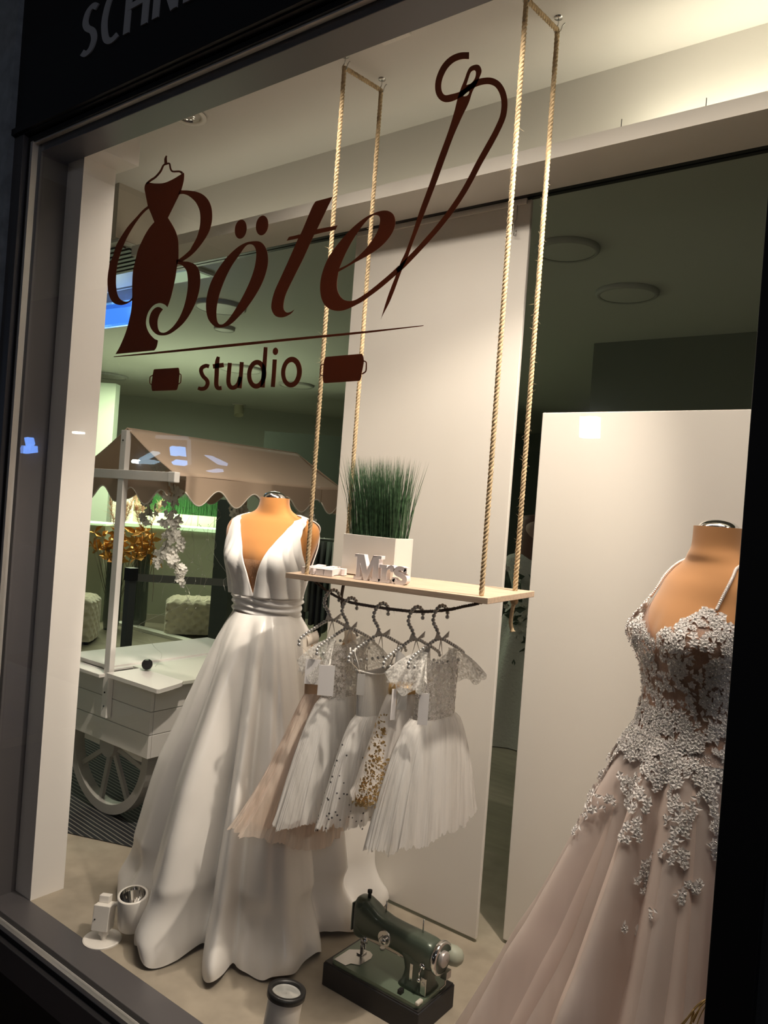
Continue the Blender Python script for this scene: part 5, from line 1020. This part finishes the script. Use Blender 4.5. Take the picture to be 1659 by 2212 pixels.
garland(366,1120,345,1228,2.08,30,.018,'short bright orchid spray just left of the thickest garland',3)
garland(318,1040,316,1126,2.16,34,.018,'small shaded orchid garland beside the cart post',4)
garland(352,960,330,1050,2.25,30,.020,'orchid garland tucked inside the front gable of the awning',5)
garland(515,1080,520,1130,2.72,26,.024,'orchid garland hanging left of the mannequin neck, near the middle of the awning',6)
garland(668,1080,662,1135,2.86,26,.024,'orchid garland right of the mannequin neck at the far end of the awning',8)
t=thing('dry_vine',at(330,1300,Y=2.12),'single bare brown vine strand hanging beside the cart post','vine','trailing vines')
b=MB(); b.tube(catmull([at(323,1068,Y=2.12),at(324,1110,Y=2.12),at(331,1180,Y=2.12),at(332,1250,Y=2.12),at(329,1300,Y=2.12)],8),.0013,5); b.build('vine_strand',vine_m,t)
t=thing('fairy_lights',at(400,1320,Y=2.4),'tangled thin silver fairy-light wire hanging under the awning','string lights')
b=MB(); rnd=random.Random(31); bl=MB()
for k in range(9):
    x=rnd.uniform(395,500); y=rnd.uniform(1090,1150); pts=[]
    for q in range(9): pts.append(at(x,y,Y=2.3+.02*k)); x+=rnd.uniform(-22,20); y+=rnd.uniform(8,34)
    path=catmull(pts,6); b.tube(path,.0006,3)
    for q in path[::9]: bl.sphere(q,.0022,5,4)
b.tube(catmull([at(398,1258,Y=2.12),at(402,1300,Y=2.12),at(300,1350,Y=2.3),at(318,1375,Y=2.25),at(334,1398,Z=.68),at(350,1415,Z=.68),at(336,1440,Z=.67)],8),.0008,3)
b.build('light_wire',mat('wire_silver',(.6,.58,.5),.3,.8),t); bl.build('light_beads',mat('bead_clear',(.8,.8,.75),.15,.3),t)
sp=at(317,1447,Z=.658)
t=thing('battery_lamp',sp,'small chrome and black battery pack of the fairy lights lying on the cart counter','battery pack')
axx=Vector((.75,-.62,.12)).normalized(); c0=sp+Vector((0,0,.024))
b=MB(); b.lathe(c0-axx*.022,[(.001,0),(.018,.0),(.023,.006),(.020,.012),(.024,.018),(.021,.026),(.023,.032)],axis=axx,n=24); b.build('chrome_body',chrome,t)
b=MB(); b.lathe(c0-axx*.022,[(.023,.032),(.021,.044),(.001,.045)],axis=axx,n=10); b.build('black_cap',dark_m,t,smooth=False)
# ================================================================== SHOP INTERIOR
rdir=Vector((math.cos(YAW),math.sin(YAW),0)); fdir=Vector((-math.sin(YAW),math.cos(YAW),0))
def ibox(b,px0,px1,zlo,zhi,tc,depth,rot=0):
    # a box whose front face is at camera-forward distance tc
    a=at(px0,1090,t=tc); c=at(px1,1090,t=tc); a.z=c.z=0; d=fdir*depth
    vs=[a,c,c+d,a+d]; b.add([v+Vector((0,0,zlo)) for v in vs]+[v+Vector((0,0,zhi)) for v in vs],[(0,3,2,1),(4,5,6,7),(0,1,5,4),(1,2,6,5),(2,3,7,6),(3,0,4,7)])
olive=mat('counter_sage',(.42,.45,.33),.6)
t=thing('reception_counter',at(385,1300,t=8.8),'long sage counter with a lit pale ledge behind the tufted pouffe','counter')
b=MB(); ibox(b,256,476,0,1.04,8.5,.5); b.build('counter_front',olive,t,smooth=False)
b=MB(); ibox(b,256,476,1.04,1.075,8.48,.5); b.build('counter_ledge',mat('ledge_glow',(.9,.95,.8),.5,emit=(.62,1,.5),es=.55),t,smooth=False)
b=MB(); ibox(b,256,476,.0,.09,8.485,.012); b.build('counter_plinth',mat('plinth_beige',(.5,.48,.38),.6),t,smooth=False)
t=thing('hedge_planter',at(385,1110,t=9.2),'pale planter wall with added glow topped with bright green artificial grass behind the counter','planter')
b=MB(); ibox(b,250,482,1.0,1.20,9.05,.18); b.build('planter_wall',mat('planter_glow',(.85,.9,.7),.5,emit=(.62,.9,.5),es=.12),t,smooth=False)  # emission put in for the light that washes this white wall
b=MB()
for k in range(6): 
    x=285+k*36; ibox(b,x,x+1,1.0,1.20,9.045,.004)
b.build('planter_joint',olive,t,smooth=False)
b=MB(); rnd=random.Random(9)
for k in range(1500):
    p=at(rnd.uniform(250,480),1090,t=9.08+rnd.random()*.12); h=rnd.uniform(.18,.26); z0=1.19; l_=Vector((rnd.gauss(0,.02),rnd.gauss(0,.02),0)); s_=rdir*.0045
    p.z=z0; b.add([p-s_,p+s_,p+l_+Vector((0,0,h))],[(0,1,2)])
b.build('grass',grass_b,t,kind='stuff')
t=thing('tall_counter',at(200,1300,t=8.3),'sage side counter with a lit top edge next to the white pier','counter')
b=MB(); ibox(b,120,231,0,1.04,8.2,.5); b.build('counter_front',olive,t,smooth=False)
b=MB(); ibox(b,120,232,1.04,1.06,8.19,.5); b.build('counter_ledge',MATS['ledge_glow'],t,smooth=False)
b=MB(); ibox(b,196,232,1.0,2.75,9.6,.15); b.build('lit_column',mat('column_glow',(.5,.56,.44),.5,emit=(.66,.9,.52),es=.14),smooth=False,label='tall pale green column with added glow beside the white pier',category='column')  # emission stands in for the green-white light falling on the column
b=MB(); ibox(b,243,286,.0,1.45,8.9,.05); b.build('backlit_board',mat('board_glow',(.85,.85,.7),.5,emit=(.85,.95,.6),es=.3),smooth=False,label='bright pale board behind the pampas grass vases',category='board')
# tufted pouffes
def pouffe(name_px,base_y,tc,w_,d_,h,label,rot):
    c=at(name_px,base_y,t=tc); c.z=0
    t=thing('pouffe',c,label,'pouffe','tufted velvet pouffes'); b=MB(); n=60; rows=26; ca,sa=math.cos(rot),math.sin(rot)
    def tuft(p,q,sp=.105):
        best=9
        for k in (0,1):
            ox,oy=k*sp/2,k*sp/2; dx=(p-ox+sp/2)%sp-sp/2; dy=(q-oy+sp/2)%sp-sp/2; best=min(best,math.hypot(dx,dy))
        return .040*min(1,best/(sp*.36))**.6
    def surf(u,v):   # u around, v up the side then across the top
        q_=(4*u)%4; f_=q_-int(q_); cx,sy=((1,-1+2*f_),(1-2*f_,1),(-1,1-2*f_),(-1+2*f_,-1))[int(q_)]; g_=(abs(cx)**9+abs(sy)**9)**(1/9); cx/=g_; sy/=g_
        if v<.6: k=1; z=.03+(h-.06)*(v/.6)
        else: k=1-(v-.6)/.4; z=h-.03
        x=cx*(w_/2-.03)*k; y=sy*(d_/2-.03)*k
        if v<.6:
            s_=x if abs(sy)>abs(cx) else y; tf_=tuft(s_,z); n_=Vector((x,y,0)).normalized(); x+=n_.x*tf_; y+=n_.y*tf_
        else: z+=tuft(x,y)*min(1,(v-.6)*12+.5)
        return Vector((c.x+x*ca-y*sa,c.y+x*sa+y*ca,z))
    b.grid(surf,260,90); b.build('cushion',cream_v,t)
    b=MB()
    for k in range(-3,4):
        for m_ in range(0,8):
            for sx_,sy_,lx,ly in ((1,0,0,1),(-1,0,0,1),(0,1,1,0),(0,-1,1,0)):
                off_=.0525*(m_%2); s_=k*.105+off_; z=.0525*m_
                if abs(s_)>(w_ if lx else d_)/2-.05 or z>h-.05 or z<.05: continue
                x=sx_*(w_/2-.028)+lx*s_; y=sy_*(d_/2-.028)+ly*s_
                b.sphere((c.x+x*ca-y*sa,c.y+x*sa+y*ca,z),.009,6,4)
    b.build('tuft_buttons',mat('button_dark',(.12,.11,.08),.7),t)
    for sx in (-1,1):
        for sy in (-1,1):
            b=MB(); x=sx*(w_/2-.05); y=sy*(d_/2-.05); b.cyl((c.x+x*ca-y*sa,c.y+x*sa+y*ca,0),(c.x+x*ca-y*sa,c.y+x*sa+y*ca,.05),.02,n=8); b.build('foot',dark_m,t)
pouffe(425,1335,8.0,.62,.45,.37,'cream button-tufted pouffe between the counter and the satin gown',YAW+R(14))
pouffe(150,1350,7.2,.48,.48,.42,'cream button-tufted pouffe half hidden by the white pier',YAW+R(10))
# vases with pampas and gold leaves
def vase(px,tc,label,seed):
    c=at(px,1300,t=tc); c.z=0; rnd=random.Random(seed); t=thing('glass_vase',c,label,'vase','floor vases')
    b=MB(); b.lathe((c.x,c.y,0),[(.001,.01),(.07,.0),(.085,.1),(.08,.6),(.085,.78)],n=20); b.build('vase_body',mat('smoked_glass',(.06,.08,.06),.1,alpha=.75),t)
    b=MB(); st=MB()
    for k in range(26):
        a=rnd.random()*6.28; p=Vector((c.x+rnd.gauss(0,.10),c.y+rnd.gauss(0,.10),rnd.uniform(.68,1.02)))
        for q in range(5): leaf(b,p,Vector((rnd.gauss(0,1),rnd.gauss(0,1),.6)),Vector((rnd.gauss(0,1),rnd.gauss(0,1),rnd.uniform(-.3,1))),rnd.uniform(.06,.12))
        st.tube([(c.x,c.y,.1),p],.003,4)
    b.build('gold_leaves',mat('gold_leaf',(.62,.30,.06),.35,.5),t,smooth=False); st.build('stems',vine_m,t)
    b=MB()
    for k in range(5):
        a=rnd.random()*6.28; base=Vector((c.x,c.y,.9)); tip=Vector((c.x+.16*math.cos(a),c.y+.16*math.sin(a),rnd.uniform(1.25,1.42)))
        for q in range(160):
            f=rnd.random()**.7; p=base.lerp(tip,.35+.65*f); r_=.07*math.sin(PI*min(1,f*.9+.1)); d=Vector((rnd.gauss(0,r_),rnd.gauss(0,r_),rnd.uniform(.0,.07)))
            s_=rdir*.003; b.add([p-s_,p+s_,p+d],[(0,1,2)])
    b.build('pampas_plumes',mat('pampas_pink',(.62,.40,.28),.9,trans=.4),t,smooth=False)
vase(243,7.9,'tall smoked floor vase with pampas plumes and gold leaves, nearer the white pier',3)
vase(301,8.15,'tall floor vase with gold leaves half hidden by the cart post',6)
# retractable belt barrier
c=at(279,1300,t=5.5); c.z=0
t=thing('belt_barrier',c,'dark grey barrier post with a grey belt running right behind the cart','barrier')
b=MB(); b.box((c.x-.028,c.y-.028,.01),(c.x+.028,c.y+.028,.80)); b.build('post',grey_post,t,smooth=False)
b=MB(); b.box((c.x-.034,c.y-.034,.80),(c.x+.034,c.y+.034,.89)); b.build('post_head',dark_m,t,smooth=False)
e=at(560,1292,t=6.1); b=MB(); e0=Vector((c.x,c.y,.85)); e1=Vector((e.x,e.y,.80)); b.add([e0,e1,e1-Vector((0,0,.055)),e0-Vector((0,0,.055))]+[q+fdir*.003 for q in (e0,e1,e1-Vector((0,0,.055)),e0-Vector((0,0,.055)))],[(0,1,2,3),(7,6,5,4)]); b.build('belt',mat('belt_grey',(.20,.20,.18),.7),t,smooth=False)
b=MB(); b.lathe((c.x,c.y,0),[(.001,.012),(.14,.01),(.15,0)],n=24); b.build('post_base',grey_post,t,smooth=False)
# pale floor strip
b=MB(); a=at(255,1348,Z=0); d=at(520,1418,Z=0); s_=(d-a).normalized(); n_=Vector((-s_.y,s_.x,0))*.05
b.add([a-n_,d-n_,d+n_,a+n_]+[q+Vector((0,0,.03)) for q in (a-n_,d-n_,d+n_,a+n_)],[(0,3,2,1),(4,5,6,7),(0,1,5,4),(1,2,6,5),(2,3,7,6),(3,0,4,7)]); struct('trim_6',b,mat('strip_white',(.75,.75,.66),.5))
# dark pillar and clothes rail behind the mannequin
b=MB(); ibox(b,470,506,0,1.42,6.9,.3); b.build('dark_cabinet',mat('cabinet_dark',(.045,.055,.045),.5),smooth=False,label='dark slim cabinet standing right of the lit counter behind the gown',category='cabinet')
c=at(700,1300,t=6.5); c.z=0
t=thing('clothes_rack',c,'dim clothes rack with dark garments between the gown and the hanging panel','clothes rack')
b=MB(); a=at(640,1200,t=6.5); d=at(765,1200,t=6.5); a.z=d.z=1.15; b.tube([a,d],.012,8); 
for q in (a,d): b.tube([Vector((q.x,q.y,0)),q],.012,8)
b.build('rack_frame',mat('rack_grey',(.22,.23,.2),.4,.5),t)
rnd=random.Random(2)
for k in range(9):
    q=a.lerp(d,(k+.6)/10); col=rnd.choice([(.02,.02,.02),(.05,.05,.045),(.30,.31,.26),(.10,.12,.10)]); hh=rnd.uniform(.5,.8)
    g=thing('hanging_garment',(q.x,q.y,1.13-hh),'dim garment on the far clothes rack, %s from its left end'%('first second third fourth fifth sixth seventh eighth ninth'.split()[k]),'garment','garments on the dim rack')
    b=MB(); n=24; rg=[]
    for j in range(7):
        v=j/6; rg.append([q+rdir*(.022+.010*v)*math.cos(2*PI*i/n)+fdir*(.05+.16*min(1,v*3))*math.sin(2*PI*i/n)*(1+.05*math.sin(i*2.1))+Vector((0,0,-.02-hh*v)) for i in range(n)])
    b.loft(rg,True,True,True); b.build('cloth',mat('garment_%d'%int(col[0]*100),col,.85),g)
    b=MB(); b.tube([q+Vector((0,0,.015)),q+Vector((0,0,-.03))],.002,5); b.build('hanger_hook',steel,g)
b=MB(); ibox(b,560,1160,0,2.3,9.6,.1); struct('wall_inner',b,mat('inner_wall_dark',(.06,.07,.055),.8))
# bride display in the gap between the panels
bc=at(1122,1590,Z=0); bc=Vector((bc.x,bc.y,0))
t=thing('bride_display',bc,'dim long-haired bride figure in lace gown with bouquet between the two white panels','mannequin')
tf=-fdir
TB=Torso((bc.x,bc.y),(tf.x,tf.y),[(.80,.16,.13,0),(.90,.135,.11,0),(.98,.12,.10,0),(1.08,.15,.115,0),(1.16,.175,.10,0),(1.20,.16,.08,0),(1.225,.09,.06,0),(1.25,.05,.05,0),(1.29,.048,.05,0),(1.32,.065,.08,0),(1.37,.078,.095,0),(1.42,.070,.09,0),(1.45,.035,.05,0),(1.456,.005,.006,0)],(0,0,1,0))
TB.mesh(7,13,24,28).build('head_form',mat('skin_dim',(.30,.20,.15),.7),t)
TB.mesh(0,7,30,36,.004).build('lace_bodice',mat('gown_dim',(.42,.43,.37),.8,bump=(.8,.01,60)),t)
b=MB(); rg=[]
for j in range(21):
    v=j/20; rg.append([bc+Vector(((.16+.24*v)*(1+.08*math.sin(i*.9))*math.cos(2*PI*i/60),(.13+.22*v)*(1+.08*math.sin(i*.9))*math.sin(2*PI*i/60),.82*(1-v)+.004)) for i in range(60)])
b.loft(rg); b.build('skirt',MATS['gown_dim'],t)
b=MB(); rg=[]
for j in range(13):
    v=j/12; rg.append([bc-tf*.02+Vector(((.085+.05*v)*math.cos(2*PI*i/28)*(1+.05*math.sin(i*3)),(.085+.04*v)*math.sin(2*PI*i/28)*(1+.05*math.sin(i*3)),1.47-.36*v)) for i in range(28)])
b.loft([[bc-tf*.02+Vector((0,0,1.485))]*28]+rg); b.build('long_hair',mat('hair_brown',(.10,.045,.025),.6),t)
b=MB(); rnd=random.Random(8); bq=bc+tf*.19+Vector((0,0,.86))
for k in range(70): flower(b,bq+Vector((rnd.gauss(0,.09),rnd.gauss(0,.05),rnd.gauss(0,.11))),tf+Vector((rnd.gauss(0,.5),rnd.gauss(0,.5),rnd.gauss(0,.5))),rnd.uniform(.015,.03),rnd)
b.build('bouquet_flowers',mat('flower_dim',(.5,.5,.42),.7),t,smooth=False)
b=MB()
for k in range(60): leaf(b,bq+Vector((rnd.gauss(0,.10),rnd.gauss(0,.05),rnd.gauss(0,.14))),tf+Vector((rnd.gauss(0,.5),0,rnd.gauss(0,.5))),Vector((rnd.gauss(0,1),rnd.gauss(0,1),rnd.gauss(0,1))),rnd.uniform(.04,.09))
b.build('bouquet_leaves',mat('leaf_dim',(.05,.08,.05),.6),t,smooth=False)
# blue lit screens near the pier
blue=mat('blue_screen',(.02,.03,.1),.3,emit=(.055,.24,1),es=.95)
c=at(255,680,t=5); t=thing('lit_screen',c,'small bright blue lit screen under the ceiling beside the white pier','screen')
def quadbox(b,p,d=.03):
    q=[at(x,y,t=5) for x,y in p]; n_=(q[1]-q[0]).cross(q[3]-q[0]).normalized(); n_=n_ if n_.dot(fw)>0 else -n_
    b.add(q+[v+n_*d for v in q],[(0,1,2,3),(7,6,5,4),(0,4,5,1),(1,5,6,2),(2,6,7,3),(3,7,4,0)])
b=MB(); quadbox(b,[(190,664),(290,650),(284,700),(190,712)]); b.build('screen_glass',blue,t,smooth=False)
b=MB(); 
for p_ in ([(190,660),(292,646),(290,651),(190,665)],[(190,707),(288,695),(287,700),(190,712)],[(284,650),(292,648),(286,700),(279,701)]): quadbox(b,p_,.02)
b.build('screen_frame',mat('screen_frame_m',(.1,.2,.5),.3,emit=(.2,.55,1),es=.9),t,smooth=False)
c=at(262,590,t=5); t=thing('light_board',c,'white board above the blue screen washed in blue light','board')
b=MB(); quadbox(b,[(200,575),(300,545),(296,620),(200,640)]); b.build('board_face',mat('board_white',(.8,.82,.8),.5),t,smooth=False)
b=MB(); quadbox(b,[(200,633),(300,614),(300,618),(200,637)],.05); quadbox(b,[(200,640),(300,621),(300,660),(200,672)],.05); b.build('board_edge',mat('edge_grey',(.20,.20,.22),.5),t,smooth=False)
light('board_blue_light','POINT',at(262,640,t=4.85)+Vector((0,0,-.02)),1.1,(.15,.35,1),None,shadow_soft_size=.05)
light('board_white_light','POINT',at(215,560,t=4.85),.5,(.8,1,.8),None,shadow_soft_size=.05)
# street side: the building opposite with its lit signs and windows, mirrored in the pane
YV=12.1; YR=2*1.336-YV
def mir(px,py,dy=0): p=at(px,py,Y=YV-dy); return Vector((p.x,YR+dy,p.z))
b=MB(); b.box((-34,YR-.3,-.46),(10,YR,9)); struct('wall_street',b,mat('street_wall',(.05,.05,.055),.9))
def lit(name,quads,label,cat,col,es,frame=None):
    c=mir(*quads[0][0]); t=thing(name,(c.x,YR+.2,c.z),label,cat)
    b=MB()
    for q in quads:
        v=[mir(*p,.2) for p in q]; n=len(v); bk=[p-Vector((0,.19,0)) for p in v]
        b.add(v+bk,[tuple(range(n)),tuple(range(2*n-1,n-1,-1))]+[(k,(k+1)%n,n+(k+1)%n,n+k) for k in range(n)])
    b.build('lit_face',mat(name+'_glow',(.05,.05,.05),.5,emit=col,es=es),t,smooth=False)
    if frame:
        b=MB()
        for p0,p1 in frame: b.tube([mir(*p0,.22),mir(*p1,.22)],.05,5)
        b.build('sign_frame',mat('frame_pale_glow',(.3,.3,.3),.5,emit=(.6,.75,.9),es=.9),t,smooth=False)
lit('blue_wall_sign',[[(366,966),(372,963),(378,968),(387,964),(389,985),(380,980),(368,984)],[(370,998),(380,992),(396,994),(398,1000),(385,1005),(374,1004)]],'blue lit sign on the building opposite, mirrored over the awning slope','sign',(.15,.45,1),9,[((338,944),(405,947)),((408,950),(409,1004))])
lit('street_floodlight',[[(284,995),(287,992),(291,995),(290,1000),(285,1000)]],'white floodlight on the building opposite, mirrored beside the cart post','lamp',(.75,.9,1),60)
lit('lit_canopy',[[(300,990),(330,974),(333,978),(302,994)],[(298,996),(318,992),(334,996),(318,1002),(299,1001)]],'pale lit canopy edge on the building opposite, mirrored in the awning gable','canopy',(.5,.75,.95),3.5)
lit('lit_handrail',[[(440,983),(445,983),(479,999),(477,1005),(470,1003)],[(444,1017),(468,1012),(470,1018),(452,1020)]],'slanted pale-blue lit bar on the building opposite, mirrored right on the awning','lamp',(.4,.6,1),4.5)
lit('blue_shop_sign',[[(52,945),(60,944),(63,958),(56,966)],[(44,968),(47,962),(50,974),(53,966),(57,976),(60,966),(64,976),(68,962),(69,976),(45,979)]],'small blue lit shop sign opposite, mirrored in the left window reveal','sign',(.15,.35,1),6)
lit('opposite_window',[[(x,899),(x+7,899),(x+6,944),(x-1,944)] for x in (1252,1262,1271,1281)],'four-pane lit window of the building opposite, mirrored at the top of the right panel','window',(1,.97,.9),16)
lit('opposite_lamp',[[(156,932),(170,932),(170,936),(156,936)]],'small white lamp of the building opposite, mirrored in the white pier','lamp',(1,1,.85),18)
# ------------------------------------------------------------------ fix up smooth shading on bevelled boxes
for o in bpy.data.objects:
    if o.type=='MESH' and any(m.type=='BEVEL' for m in o.modifiers):
        o.data.polygons.foreach_set('use_smooth',[False]*len(o.data.polygons))
        for m in o.modifiers:
            if m.type=='BEVEL': m.harden_normals=False
